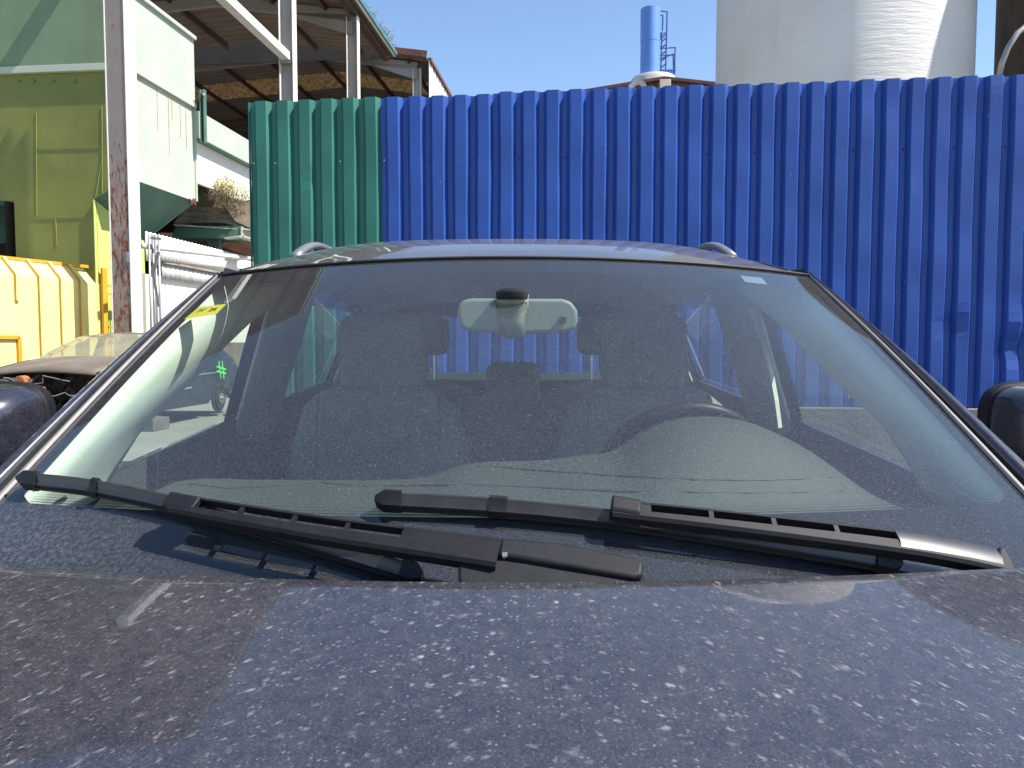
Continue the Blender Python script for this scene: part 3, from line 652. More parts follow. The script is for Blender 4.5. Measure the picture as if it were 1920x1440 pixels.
def frame_M(o, x, y): 
    z = x.cross(y); m_ = Matrix.Identity(4)
    for i in range(3): m_[i][0], m_[i][1], m_[i][2], m_[i][3] = x[i], y[i], z[i], o[i]
    return m_
text_mesh('lettering', 'VO', .22, frame_M(KP(kpx(8), .004, at(8, 583, 13.9).z), kd, Z), M['faded'], t)
text_mesh('lettering', '34', .15, frame_M(KP(kpx(6), .004, at(8, 607, 13.9).z), kd, Z), M['faded'], t)

# ------------------------------------------------------------------ silos and distant buildings
sy = 27.0; sc_ = at(1580, 100, sy); srad = (at(1824, 0, sy) - at(1334, 0, sy)).length / 2 * .91
t = MB(); t.lathe(V((sc_.x - .15, sy, 0)), [(srad, 0), (srad, 19), (srad * .6, 20.5), (.3, 21)], 96)
tag(t.build('white_silo', M['silo'], smooth='auto'), 'huge white cylindrical silo rising behind the blue fence', 'silo')
b2x = at(1868, 100, 26).x
t = empty('brown_silo', V((b2x + 4.4, 24, 0)), 'dark brown stained silo with a cable, cut by the right edge', 'silo')
b = MB(); b.lathe(V((b2x + 4.25 , 25.0, 0)), [(4.2, 0), (4.2, 17.6), (3.9, 17.9)], 72); b.build('silo_wall', M['silo_brown'], t, smooth='auto')
b = MB(); b.tube([at(1872, 150, 21.5), at(1878, 120, 21.4), at(1890, 90, 21.3), at(1908, 62, 21.3), at(1935, 40, 21.4), at(1980, 20, 22)], .075, 10); b.build('cable', M['pipe_grey'], t, smooth=True)
by = 42.0
t = empty('brick_building', at(1240, 160, by) * 1, 'brown brick gable with dark red roof edge peeping over the blue fence', 'building'); t.location.z = 0
gz = at(1240, 152, by).z; L_ = at(1060, 181, by); A_ = at(1243, 152, by); R_ = at(1420, 172, by)
b = MB(); b.prism([V((L_.x - 6, by, 0)), V((L_.x - 6, by, L_.z - 1)), A_, R_, V((R_.x, by, 0))], V((1.0, 12, 0))); b.build('gable_wall', M['brick'], t)
b = MB(); b.beam(V((L_.x - 6, by - .1, L_.z - .95)), A_ + V((0, -.1, .05)), .6, .16, Z); b.beam(A_ + V((0, -.1, .05)), R_ + V((0, -.1, .05)), .6, .16, Z); b.build('roof_edge', M['tile'], t)
b = MB(); b.box(at(1237, 172, by - .5), at(1256, 152, by - .2)); b.build('vent_box', M['box_pale'], t, bevel=.02)
b = MB(); b.tube([at(1242, 152, by - .3), at(1244, 148, by - .3) , at(1247, 148, by + 1)], .12, 10); b.build('ridge_tile', M['tile'], t)
b = MB(); hp = [(1181, 172), (1183, 163), (1190, 156), (1198, 153.5), (1205, 157), (1208, 163), (1208, 172)]
b.tube([at(x, y, 30) for x, y in hp], .11, 12); tag(b.build('bent_hose', M['pipe_white'], smooth=True), 'pale hose bent in an arch in front of the brick gable', 'hose')
ty = 46.0; tc_ = at(1225, 160, ty); tr = (at(1270, 160, ty) - at(1182, 160, ty)).length / 2
b = MB(); zt_ = at(1225, 147, ty).z; b.lathe(V((tc_.x, ty, 0)), [(tr, 0), (tr, zt_ - .25), (tr * .9, zt_ - .02), (tr * .4, zt_ + .15)], 48)
tag(b.build('round_tank', M['tank'], smooth='auto'), 'pale round tank top that carries the blue chimney', 'tank')
cx_ = at(1219, 80, ty); cr = (at(1237, 80, ty) - at(1201, 80, ty)).length / 2
zc0 = zt_ - .1; zc1 = at(1219, 18, ty).z
t = empty('chimney', V((cx_.x, ty, zc0)), 'blue cylindrical metal chimney with a caged ladder and platform', 'chimney')
b = MB(); b.lathe(V((cx_.x, ty, 0)), [(cr, zc0), (cr, at(1219, 80, ty).z)], 48); b.build('lower_stack', M['chimney'], t, smooth='auto')
b = MB(); b.lathe(V((cx_.x, ty, 0)), [(cr * 1.02, at(1219, 80, ty).z), (cr * 1.02, zc1), (cr * .96, zc1), (cr * .96, zc1 - .4)], 48); b.build('upper_stack', M['chimney'], t, smooth='auto')
b = MB(); r_ = .045
def cpt(px, py): return at(px, py, ty - .1)
def bars(L):
    for a_, c_ in L: b.tube([cpt(*a_), cpt(*c_)], r_, 5)
bars([((1236, 20), (1251, 22)), ((1251, 22), (1250, 60)), ((1236, 29), (1243, 29)), ((1243, 29), (1242, 58)), ((1236, 87), (1241, 87))])
bars([((1241, 62), (1239, 131)), ((1250, 60), (1248, 129))]); bars([((1240.5, 80 + k_ * 12 - 2), (1249.5, 73 + k_ * 12 - 2)) for k_ in range(5)])
b.build('ladder', M['chimney_dark'], t)
b = MB(); bars([((1235, 91), (1267, 89)), ((1266, 89), (1265, 131)), ((1235, 91), (1235, 134)), ((1236, 104), (1264, 103)), ((1236, 111), (1263, 101)), ((1237, 131), (1266, 131)), ((1262, 101), (1263, 131)), ((1266, 131), (1264, 142))]); b.build('railing', M['chimney_dark'], t)
b = MB(); b.prism([cpt(1237, 132), cpt(1266, 131), cpt(1264, 140), cpt(1245, 137)], V((0, .8, 0))); b.prism([cpt(1237, 60), cpt(1251, 61), cpt(1243, 67), cpt(1238, 67)], V((0, .6, 0))); b.build('platform', M['chimney'], t)

# ================================================================== WRECKED CAR
WX, WY = -6.02, 11.2           # near right front corner (camera's right) on the ground
wu = V((math.sin(R(5.0)), math.cos(R(5.0)), 0)); ww = V((wu.y, -wu.x, 0))
w0 = V((WX, WY, 0))
def WP(s_, l_, z):
    s_ = s_ + .34 * max(0, min(1, (s_ - 2.2) / .7)); return w0 + wu * s_ - ww * l_ + Z * z      # s back along the car, l to the left
t = empty('wrecked_car', WP(2.1, .87, 0), 'wrecked dark hatchback without front end or rear wheel, marked with a green hash sign', 'car')
WD = 1.74
def body_row(s_, z0, z1, tum=0.0, n=7):
    return [WP(s_, 0 + tum * 0, z0)]
side = [(0.55, .28), (0.45, .78), (.02, .80), (.0, 1.0), (.5, 1.09), (.98, 1.13), (2.3, 1.16), (3.3, 1.19), (4.05, 1.10), (4.25, .9), (4.28, .45), (3.9, .30), (3.75, .5), (3.45, .58), (3.15, .5), (3.0, .28)]
b = MB()
for l_ in (0,): b.prism([WP(s_, .0, z) for s_, z in side], -ww * .06)
b.build('side_panel', M['wreck'], t, bevel=.02)
b = MB(); b.prism([WP(s_, WD, z) for s_, z in side], ww * .06); b.build('side_panel', M['wreck'], t, bevel=.02)
b = MB(); b.loft([[WP(s_, WD * f_, z + .05 * math.sin(math.pi * f_)) for f_ in (0, .1, .3, .5, .7, .9, 1)] for s_, z in ((.0, .97), (.12, 1.04), (.4, 1.09), (.8, 1.15), (1.05, 1.17))]); b.build('bonnet', M['wreck_dust'], t, smooth=True, solid=.03)
roofp = [(1.0, 1.15, 0.0), (1.35, 1.32, .06), (1.75, 1.48, .12), (2.0, 1.545, .15)]
b = MB(); b.loft([[WP(s_ - .10 * math.sin(math.pi * f_), i_ + (WD - 2 * i_) * f_, z + .03 * math.sin(math.pi * f_)) for f_ in (0, .15, .35, .5, .65, .85, 1)] for s_, z, i_ in roofp]); b.build('windscreen', M['wreck_glass'], t, smooth=True)
b = MB(); b.loft([[WP(s_, i_ + (WD - 2 * i_) * f_, z + .04 * math.sin(math.pi * f_)) for f_ in (0, .1, .3, .5, .7, .9, 1)] for s_, z, i_ in ((1.97, 1.54, .15), (2.3, 1.57, .16), (2.9, 1.56, .16), (3.35, 1.50, .16))]); b.build('roof', M['wreck_dust'], t, smooth=True, solid=.04)
for ln2, q in ((0, 1), (WD, -1)):
    b = MB()
    b.prism([WP(1.0, ln2 + q * .02, 1.14), WP(1.35, ln2 + q * .07, 1.31), WP(1.97, ln2 + q * .15, 1.54), WP(2.08, ln2 + q * .15, 1.54), WP(1.16, ln2 + q * .02, 1.14)], -ww * q * .04); b.build('pillar', M['wreck'], t)
    b = MB(); b.prism([WP(2.35, ln2 + q * .02, 1.15), WP(2.38, ln2 + q * .16, 1.55), WP(2.48, ln2 + q * .16, 1.55), WP(2.48, ln2 + q * .02, 1.15)], -ww * q * .04); b.build('pillar', M['wreck'], t)
    b = MB(); b.prism([WP(3.0, ln2 + q * .02, 1.17), WP(3.15, ln2 + q * .16, 1.52), WP(3.45, ln2 + q * .16, 1.48), WP(4.05, ln2 + q * .03, 1.10), WP(3.3, ln2 + q * .0, 1.17)], -ww * q * .04); b.build('rear_quarter', M['wreck'], t)
b = MB(); b.loft([[WP(s_, i_ + (WD - 2 * i_) * f_, z) for f_ in (0, .5, 1)] for s_, z, i_ in ((3.4, 1.49, .16), (4.1, 1.10, .03), (4.27, .9, .01), (4.27, .35, .03))]); b.build('tailgate', M['wreck'], t, solid=.03)
b = MB(); b.beam(WP(2.5, -.012, .62), WP(.6, -.012, .57), .02, .03); b.beam(WP(3.6, -.012, .86), WP(.8, -.012, .80), .02, .02); b.build('trim_line', M['steel_grey'], t)
b = MB(); b.obox(WP(.65, WD / 2, .62), (ww, wu, Z), (.80, .02, .36)); b.obox(WP(.3, WD / 2, .35), (ww, wu, Z), (.75, .3, .05)); b.build('bulkhead', M['greasy'], t)
rnd = random.Random(4)
b = MB()
for k_ in range(46):
    c_ = WP(rnd.uniform(.02, .5), rnd.uniform(.1, WD - .1), rnd.uniform(.5, .95)); a_ = V((rnd.gauss(0, 1), rnd.gauss(0, 1), rnd.gauss(0, 1))).normalized(); q_ = a_.orthogonal().normalized()
    b.obox(c_, (a_, q_, a_.cross(q_)), (rnd.uniform(.02, .10), rnd.uniform(.02, .09), rnd.uniform(.02, .06)))
b.build('engine_parts', M['greasy'], t, bevel=.01)
b = MB(); b.cyl(WP(.02, 1.15, .86), .09, .14, 12, -wu); b.build('rusty_casting', M['rust_bright'], t, bevel=.01)
b = MB(); b.cyl(WP(.05, .9, .74), .05, .1, 8, -wu); b.build('rusty_casting', M['rust_bright'], t, bevel=.01)
b = MB()
for k_ in range(9):
    l0 = rnd.uniform(.2, 1.4); z0 = rnd.uniform(.65, .9); pts = [WP(-.02 + rnd.uniform(-.03, .05), l0 + i * rnd.uniform(.06, .13), z0 + rnd.gauss(0, .035)) for i in range(6)]
    b.tube(pts, rnd.uniform(.006, .012), 5)
b.build('hose_bundle', M['pipe_grey'], t)
b = MB(); b.prism([WP(.0, WD, .98), WP(.0, WD + .02, .74), WP(.12, WD + .02, .66), WP(.5, WD, .98)], ww * .1); b.build('torn_wing', M['rust'], t)
for (s_, side_) in ((.95, 0), (.95, 1), (3.45, 1)):
    q = WP(s_, 0 if side_ == 0 else WD, .29); wn = V((0, 0, 0)); dr = ww if side_ == 0 else -ww
    if side_ == 0: continue
    b = MB(); b.tube([q - dr * .16, q - dr * .10, q + dr * .0, q + dr * .02], [.25, .29, .29, .25], 24); b.build('wheel', M['tyre'], t, smooth='auto')
hb = WP(3.45, .06, .34)
b = MB(); b.tube([hb, hb + ww * .03], .27, 28); b.build('wheel_well', M['dark'], t)
b = MB(); b.tube([hb + ww * .03, hb + ww * .07], .20, 28); b.build('brake_drum', M['greasy'], t, smooth='auto')
b = MB(); b.tube([hb + ww * .07, hb + ww * .09], .10, 20); b.tube([hb + ww * .09, hb + ww * .13], .035, 12); b.build('hub', M['disc'], t, smooth='auto')
b = MB()
def hashbar(a_, c_): b.beam(WP(a_[0], -.068, a_[1]), WP(c_[0], -.068, c_[1]), .030, .014, ww)
hashbar((3.27, 1.07), (3.33, .74)); hashbar((3.40, 1.07), (3.46, .72)); hashbar((3.18, .97), (3.55, .90)); hashbar((3.18, .88), (3.55, .82))
b.build('sprayed_hash_mark', M['lime'], t)
b = MB(); b.obox(WP(1.35, -.05, .10), (wu, ww, Z), (.25, .12, .10)); tag(b.build('support_block', M['wood'], bevel=.01), 'grey block under the sill of the wrecked car', 'block')
b = MB(); b.beam(WP(3.4, -.1, .02), WP(3.9, -.3, .05), .08, .04); tag(b.build('loose_plank', M['wood']), 'short plank lying by the bare hub of the wrecked car', 'plank')

# ================================================================== THE CAR
CX = .004   # car's centre line
car = empty('car', V((CX, 2.0, 0)), 'dark blue dusty family car filling the foreground, seen head on over its bonnet', 'car')
def lerp(a, b, t_): return a + (b - a) * t_
def interp(tab, x):
    if x <= tab[0][0]: return tab[0][1]
    for (a, fa), (b_, fb) in zip(tab, tab[1:]):
        if x <= b_:
            t_ = (x - a) / (b_ - a); return fa + (fb - fa) * t_
    return tab[-1][1]
def sinterp(tab, x):
    """smooth (Catmull-Rom style) table lookup"""
    n = len(tab)
    if x <= tab[0][0]: return tab[0][1]
    if x >= tab[-1][0]: return tab[-1][1]
    for i in range(n - 1):
        if x <= tab[i+1][0]:
            x0, y0 = tab[i]; x1, y1 = tab[i+1]; h = x1 - x0; t_ = (x - x0) / h
            m0 = (y1 - tab[i-1][1]) / (x1 - tab[i-1][0]) if i > 0 else (y1 - y0) / h
            m1 = (tab[i+2][1] - y0) / (tab[i+2][0] - x0) if i + 2 < n else (y1 - y0) / h
            return (2*t_**3 - 3*t_**2 + 1) * y0 + (t_**3 - 2*t_**2 + t_) * h * m0 + (-2*t_**3 + 3*t_**2) * y1 + (t_**3 - t_**2) * h * m1
def G0(u, v):
    wv_ = lerp(.82, .695, v) - .014 * math.sin(math.pi * v)
    y = lerp(.93, 1.62, v) + .20 * u * u; z = lerp(1.154, 1.622, v) + .024 * math.sin(math.pi * v) - lerp(.0, .02, v) * u * u
    return V((CX + u * wv_, y, z))
def GN(u, v):
    e = 1e-3; a = G0(u + e, v) - G0(u - e, v); b_ = G0(u, v + e) - G0(u, v - e); return a.cross(b_).normalized()
def GS(u, v, h=0.0): return G0(u, v) + GN(u, v) * h
def inv(px, py, h=0.0):
    u, v = (px - 966) / 900, .3
    for _ in range(30):
        P = GS(u, v, h); x, y = proj(P); ex, ey = px - x, py - y
        if abs(ex) + abs(ey) < .01: break
        e = 1e-4; xu, yu = proj(GS(u + e, v, h)); xv, yv = proj(GS(u, v + e, h))
        a, b_, c_, d_ = (xu - x) / e, (xv - x) / e, (yu - y) / e, (yv - y) / e; D = a * d_ - b_ * c_
        u += max(-.3, min(.3, (ex * d_ - b_ * ey) / D)); v += max(-.3, min(.3, (a * ey - c_ * ex) / D))
    return u, v
def hs(z): return .90 - .45 * (z - 1.15)

# windscreen
ws = MB(); ws.grid(lambda a, b_: G0(a * 2 - 1, lerp(-.09, 1, b_)), 60, 34); ws = ws.build('windscreen', M['glass'], car, smooth=True)
# frit border: strips just under the glass
def frit_in(side_):   # inner boundary as (u, v)
    pass
fb = MB(); fh = -.003
def lowv(u): return .118 - .026 * u * u
UI = .966
fb.grid(lambda a, b_: GS(a * 2 - 1, lerp(-.09, lowv(a * 2 - 1), b_), fh), 60, 8)
fb.grid(lambda a, b_: GS(a * 2 - 1, 1 - .075 * b_, fh), 40, 3)
for q in (-1, 1):
    fb.grid(lambda a, b_: GS(q * lerp(UI, 1, a), lerp(.085, .93, b_), fh), 3, 24)
    fb.grid(lambda a, b_: GS(q * lerp(UI - .05 * (1 - b_) ** 2, UI, a), lerp(lowv(UI) - .002, lowv(UI) + .03, b_), fh), 3, 6)
fb.build('black_border', M['frit'], ws, smooth=True)
# dotted fade of the border
db = MB()
for row in range(4):
    n = 420
    for i in range(n):
        u = -.93 + 1.86 * (i + .5 * (row % 2)) / n; v = lowv(u) + .004 + .0058 * row; r = (.0016, .0013, .001, .0007)[row]
        c_ = GS(u, v, fh); nn_ = GN(u, v); a_ = nn_.orthogonal().normalized(); b_ = nn_.cross(a_)
        db.face([c_ + a_ * r, c_ + b_ * r, c_ - a_ * r, c_ - b_ * r])
db.build('dotted_border', M['frit'], ws)
# stickers inside the glass
def sticker(name, corners, m, h=-.0022, n=6):
    c_ = [inv(*p) for p in corners]
    b = MB(); b.grid(lambda a, t_: GS(*(V(c_[0]).lerp(V(c_[1]), a).lerp(V(c_[3]).lerp(V(c_[2]), a), t_)), h), n, n); return b.build(name, m, ws), c_
stk, cs = sticker('inspection_sticker', [(344, 597), (405, 587), (424, 568), (372, 574)], M['yellow_sticker'])
tag(stk, 'yellow inspection sticker reading IV 26', None)
def on_glass(px, py, dirpx, h): 
    P = GS(*inv(px, py), h); Q = GS(*inv(px + dirpx[0], py + dirpx[1]), h); n_ = GN(*inv(px, py)); x_ = (Q - P).normalized(); return frame_M(P, x_, n_.cross(x_).normalized())
text_mesh('sticker_text', 'IV', .020, on_glass(377, 581, (10, -1.8), -.0014), M['ink'], ws, .0003)
text_mesh('sticker_text', '26', .020, on_glass(399, 579, (10, -1.8), -.0014), M['ink'], ws, .0003)
stk2, _ = sticker('toll_tag', [(1398, 527), (1440, 532), (1429, 519), (1389, 515)], M['white_sticker']); tag(stk2, 'small pale tag high on the driver side of the glass', None)
b = MB()
for k_ in range(3):
    for i in range(7 if k_ else 3):
        c_ = GS(*inv(60 + i * 4.2 + k_ * 3, 921 - k_ * 4 - i * .7), -.001); n_ = V((0, -.5, .8)); b.tube([c_, c_ + V((.0022, 0, .0006))], .0006, 4)
b.build('etched_mark', M['ink'], ws)

# pillars: rows of a section from the glass edge to the outer corner
def sec(q, v):
    E = GS(q, v, 0); zo = E.z; ox = hs(zo); wd = max(.004, ox - abs(E.x - CX)); n_ = V((0, -.53, .85)) ; X = V((q, 0, 0))
    def p(f_, h): return E + X * (wd * f_) + n_ * h + V((0, .025 * f_, 0))
    return p, wd
vs_ = [.0 + i / 40 for i in range(41)]
for q in (-1, 1):
    g1 = MB(); g1.loft([[sec(q, v)[0](f_, h) for f_, h in ((-.02, .001), (.0, .006), (.10, .007), (.16, .0))] for v in vs_]); g1.build('glass_seal', M['gasket'], car, smooth=True)
    g1 = MB(); g1.loft([[sec(q, v)[0](f_, h) for f_, h in ((.14, .0), (.20, -.006), (.34, -.007), (.38, .003))] for v in vs_]); g1.build('seal_gap', M['rubber'], car)
    g1 = MB()
    rows = []
    for v in vs_:
        p, wd = sec(q, v)
        rows.append([p(.36, -.004), p(.40, .010), p(.50, .015), p(.72, .012), p(.86, .004), p(.90, -.001), p(.94, -.001), p(1.0, -.006), p(1.04, -.022), p(1.0, -.05) + V((0, .03, 0))])
    g1.loft(rows); g1.build('pillar', M['paint_clean'], car, smooth=True)

# side window outlines found on the side surface
def side_hit(px, py, q, inset=0.0):
    a_, b_, c_ = ray(px, py); s_ = 1.5
    for _ in range(60):
        z = CAMZ + c_ * s_; x = hs(z) - inset; s_ = s_ * .5 + .5 * ((CX * q + x) / abs(a_))
    return V((a_, b_, c_)) * s_ + V((0, 0, CAMZ))
winf = [(180, 893), (240, 800), (330, 718), (385, 660), (450, 600), (476, 580)]
wf = [side_hit(px, py, -1) for px, py in winf]       # front edge of passenger side window (left in the picture)
bp = [side_hit(420, 787, -1), side_hit(465, 650, -1), wf[-1]]
def SP(y, z, q, ins=0.0):
    x = hs(z) if z > 1.17 else interp([(.3, .86), (.5, .895), (.75, .915), (1.0, .915), (1.12, .905), (1.17, .891)], z)
    if y < .6: x -= .10 * ((.6 - y) / .9) ** 2
    if y > 3.6: x -= .12 * ((y - 3.6) / .8) ** 2
    return V((CX + q * (x - ins), y, z))
def belt(y): return lerp(wf[0].z, bp[0].z, (y - wf[0].y) / (bp[0].y - wf[0].y)) if y < 2.4 else lerp(wf[0].z, bp[0].z, (2.4 - wf[0].y) / (bp[0].y - wf[0].y)) + .05 * (y - 2.4)
TOPZ = 1.575
def wfy(z): return interp([(p.z, p.y) for p in wf], z)
yB0, yB1 = bp[0].y, bp[2].y
def By(z, off=0): return lerp(yB0, yB1, (z - bp[0].z) / (bp[2].z - bp[0].z)) + off
for q in (-1, 1):
    # A pillar outer side, between screen edge and window
    out, inn = [], []
    for i in range(25):
        v = lerp(-.04, 1.0, i / 24); E = GS(q, v, 0); zz = E.z; zz2 = min(TOPZ, max(wf[0].z, zz + .0))
        yw = wfy(zz) if zz < wf[-1].z else wf[-1].y + (zz - wf[-1].z) * 1.5
        if zz < wf[0].z: yw = wf[0].y - (wf[0].z - zz) * .2
        a_ = SP(E.y + .06, zz, q); b_ = SP(max(yw, E.y + .08), zz, q)
        out.append([a_, b_])
        Ei = GS(q * .990, v, -.014); mid = SP(lerp(E.y, max(yw, E.y + .1), .5), zz, q, .075); bi = SP(max(yw, E.y + .08), zz, q, .03)
        inn.append([Ei, Ei.lerp(mid, .4) + V((-q * .012, 0, 0)), mid, mid.lerp(bi, .6) + V((-q * .012, 0, 0)), bi])
    g1 = MB(); g1.loft(out); g1.build('pillar', M['paint_clean'], car)
    g1 = MB(); g1.loft(inn); g1.build('pillar_trim', M['trim'], car, smooth=True, solid=.004)
    # B and C pillars (outer + trim)
    for nm, y0f, y1f in (('pillar', lambda z: By(z), lambda z: By(z, .42)), ('pillar', lambda z: 3.42 + (1.58 - z) * .1, lambda z: 3.62 + (1.58 - z) * .3)):
        g1 = MB(); g1.grid(lambda a, b_: SP(lerp(y0f(lerp(1.18, 1.60, b_)), y1f(lerp(1.18, 1.60, b_)), a), lerp(1.18, 1.60, b_), q), 2, 8); g1.build(nm, M['paint_clean'], car)
        g1 = MB(); g1.grid(lambda a, b_: SP(lerp(y0f(lerp(1.12, 1.62, b_)), y1f(lerp(1.12, 1.62, b_)), a), lerp(1.12, 1.62, b_), q, .035 + .025 * math.sin(math.pi * a)), 6, 8); g1.build('pillar_trim', M['headliner'], car, smooth=True, solid=.01)
    g1 = MB(); g1.grid(lambda a, b_: SP(lerp(3.9, 4.25, a), lerp(1.18, 1.62, b_), q), 3, 4); g1.build('pillar', M['paint_clean'], car, solid=.03)
    # roof side rail
    g1 = MB(); g1.grid(lambda a, b_: SP(lerp(1.84, 4.25, a), lerp(TOPZ, 1.625, b_), q), 30, 3); g1.build('roof_side', M['paint_clean'], car, smooth=True)
    # glass
    for y0, y1, fr_ in ((wf[0].y, yB0, 1), (yB0 + .42, 3.46, 0), (3.6, 3.92, 0)):
        g1 = MB()
        def wfn(a, b_):
            if fr_:
                z = lerp(lerp(wf[0].z, bp[0].z, a) - .01, TOPZ, b_); ya = wfy(min(z, wf[-1].z)) if z < wf[-1].z else wf[-1].y; yb = By(z)
                y = lerp(min(ya, yb), yb, a); return SP(y, z, q, .008)
            y = lerp(y0, y1, a); return SP(y + .0, lerp(belt(y) - .01, TOPZ + .01, b_), q, .008)
        g1.grid(wfn, 8, 6); g1.build('side_window', M['side_glass'], car, smooth=True)
    # doors, wing, quarter
    def panel(name, y0, y1, z0, mat_, top=True):
        g2 = MB(); g2.grid(lambda a, b_: SP(lerp(y0, y1, a), lerp(z0, belt(max(1.5, lerp(y0, y1, a))) if top else top_w(lerp(y0, y1, a)), b_), q), 12, 12); return g2.build(name, mat_, car, smooth=True, solid=.02)
    d1 = panel('front_door', 1.36, yB0 + .20, .38, M['paint_clean'])
    d2 = panel('rear_door', yB0 + .21, 3.40, .38, M['paint_clean'])
    panel('rear_wing', 3.41, 4.28, .40, M['paint_clean'])
    for d_, yy in ((d1, 2.05), (d2, 3.05)):
        h_ = MB(); h_.tube([SP(yy, .98, q) + V((q * .01, 0, 0)), SP(yy + .03, .985, q) + V((q * .035, 0, 0)), SP(yy + .17, .99, q) + V((q * .035, 0, 0)), SP(yy + .2, .99, q) + V((q * .01, 0, 0))], .012, 8); h_.build('door_handle', M['paint_clean'], d_, smooth=True)
    # inner door cards
    g1 = MB(); g1.grid(lambda a, b_: SP(lerp(1.34, 4.2, a), lerp(.5, 1, b_) if b_ < .99 else belt(max(1.5, lerp(1.34, 4.2, a))) + .004, q, .03 + .05 * (1 - b_)), 24, 2); g1.build('door_card', M['carpet'], car)
    # wheels
    for yy in (.55, 3.35):
        cw = V((CX + q * .80, yy, .36))
        t1 = MB(); t1.tube([cw - V((q * .11, 0, 0)), cw - V((q * .09, 0, 0)), cw + V((q * .09, 0, 0)), cw + V((q * .11, 0, 0))], [.31, .36, .36, .31], 36); wh = t1.build('wheel', M['tyre'], car, smooth='auto')
        t1 = MB(); t1.tube([cw + V((q * .105, 0, 0)), cw + V((q * .116, 0, 0))], [.25, .24], 32)
        t1.build('rim', M['dark'], wh)
        t1 = MB()
        for k_ in range(5):
            a_ = k_ * 2 * math.pi / 5; t1.beam(cw + V((q * .12, 0, 0)), cw + V((q * .12, .24 * math.cos(a_), .24 * math.sin(a_))), .05, .02, V((1, 0, 0)))
        t1.build('rim_spokes', M['silver'], wh)
# wings beside the bonnet
zh_tab = [(-.34, .60), (-.30, .72), (-.22, .82), (-.1, .895), (.1, .985), (.3, 1.052), (.45, 1.092), (.6, 1.126), (.75, 1.155), (.862, 1.176), (.95, 1.191), (1.05, 1.205), (1.2, 1.22)]
def HZ(x, y): return sinterp(zh_tab, y) - .055 * x * x - .02 * max(0, abs(x) - .3) ** 2
HW = .80
def hedge(x): return .862 + .22 * x * x
def Hf(a, b_):
    x = (a * 2 - 1) * HW; y = lerp(-.30 + .22 * (x / HW) ** 2, hedge(x), b_); return V((CX + x, y, HZ(x, y)))
def Hw(a, b_):
    p = Hf(a, b_); e = min(b_ * 1.0, 1)
    if b_ > .985: p.z -= .004
    return p
g1 = MB(); vv = g1.grid(Hf, 60, 60)
for i in range(60):   # rolled rear lip
    pass
rowb = [Hf(i / 60, 1) for i in range(61)]
g1.loft([[p + V((0, 0, 0)) for p in rowb], [p + V((0, .004, -.003)) for p in rowb], [p + V((0, .004, -.016)) for p in rowb], [p + V((0, -.02, -.022)) for p in rowb]])
bmesh.ops.remove_doubles(g1.bm, verts=g1.bm.verts, dist=1e-5)
hood = g1.build('bonnet', M['paint'], car, smooth=True)
for q in (-1, 1):
    g1 = MB()
    def wing(a, b_):
        y = lerp(-.18, 1.36, a)
        inner = V((CX + q * (HW + .004), y, HZ(HW, min(y, 1.2)) - .002)); outer = SP(y, .98, q)
        if b_ < .5: 
            t_ = b_ / .5; m_ = inner.lerp(outer, t_); m_.z += .03 * math.sin(math.pi * t_); return m_
        t_ = (b_ - .5) / .5; return SP(y, lerp(.98, .42, t_), q)
    g1.grid(wing, 30, 16); g1.build('front_wing', M['paint_clean'], car, smooth=True, solid=.01)
# nose
g1 = MB(); g1.grid(lambda a, b_: V((CX + lerp(-.80, .80, a), -.33 + .22 * (2 * a - 1) ** 2 - .05 * math.sin(math.pi * b_), lerp(.30, .60, b_))), 24, 8); g1.build('front_bumper', M['paint_clean'], car, smooth=True, solid=.02)
for q in (-1, 1):
    g1 = MB(); g1.grid(lambda a, b_: V((CX + q * lerp(.52, .80, a), -.245 + .17 * lerp(.4, 1, a) ** 2 + .05 * b_, lerp(.62, .72, b_))), 8, 6); g1.build('headlight', M['silver'], car, smooth=True)
# cowl under the wiper pivots
g1 = MB(); g1.grid(lambda a, b_: V((CX + (a * 2 - 1) * .88, hedge((a * 2 - 1) * .84) + lerp(-.06, .06 + .12 * (a * 2 - 1) ** 2, b_), lerp(1.075, 1.10, b_) - .02 * (a * 2 - 1) ** 2)), 40, 3); g1.build('cowl', M['black'], car, smooth=True)

# roof
Yt = lambda u: 1.628 + .20 * u * u
zc_tab = [(1.62, 1.627), (1.7, 1.652), (1.85, 1.688), (2.1, 1.726), (2.5, 1.75), (3.2, 1.738), (3.9, 1.69), (4.25, 1.65)]
def RF(a, b_):
    u = math.sin((a * 2 - 1) * math.pi / 2); t_ = b_ ** 1.6; y = lerp(Yt(u), 4.25, t_); yc = lerp(1.628, 4.25, t_)
    wr = interp([(0, .698), (.08, .708), (.3, .712), (1, .66)], t_)
    ze = interp([(0, 1.607), (.03, 1.618), (.10, 1.640), (.25, 1.652), (.7, 1.635), (1, 1.60)], t_)
    ex = interp([(0, 2.0), (.15, 4.5), (1, 5)], t_); z0 = sinterp(zc_tab, yc)
    return V((CX + u * wr, y, ze + (z0 - ze) * (1 - abs(u) ** ex)))
g1 = MB(); g1.grid(RF, 48, 50); g1.build('roof', M['paint_roof'], car, smooth=True)
for q in (-1, 1):
    g1 = MB(); g1.loft([[RF((q + 1) / 2, i / 30), SP(RF((q + 1) / 2, i / 30).y, 1.615, q)] for i in range(31)]); g1.build('roof_side', M['paint_roof'], car, smooth=True)
# seam trim along the top of the glass
g1 = MB(); g1.tube([GS(lerp(-1, 1, i / 60), 1.004, .003) for i in range(61)], .003, 6); g1.build('screen_top_seal', M['rubber'], car, smooth=True)
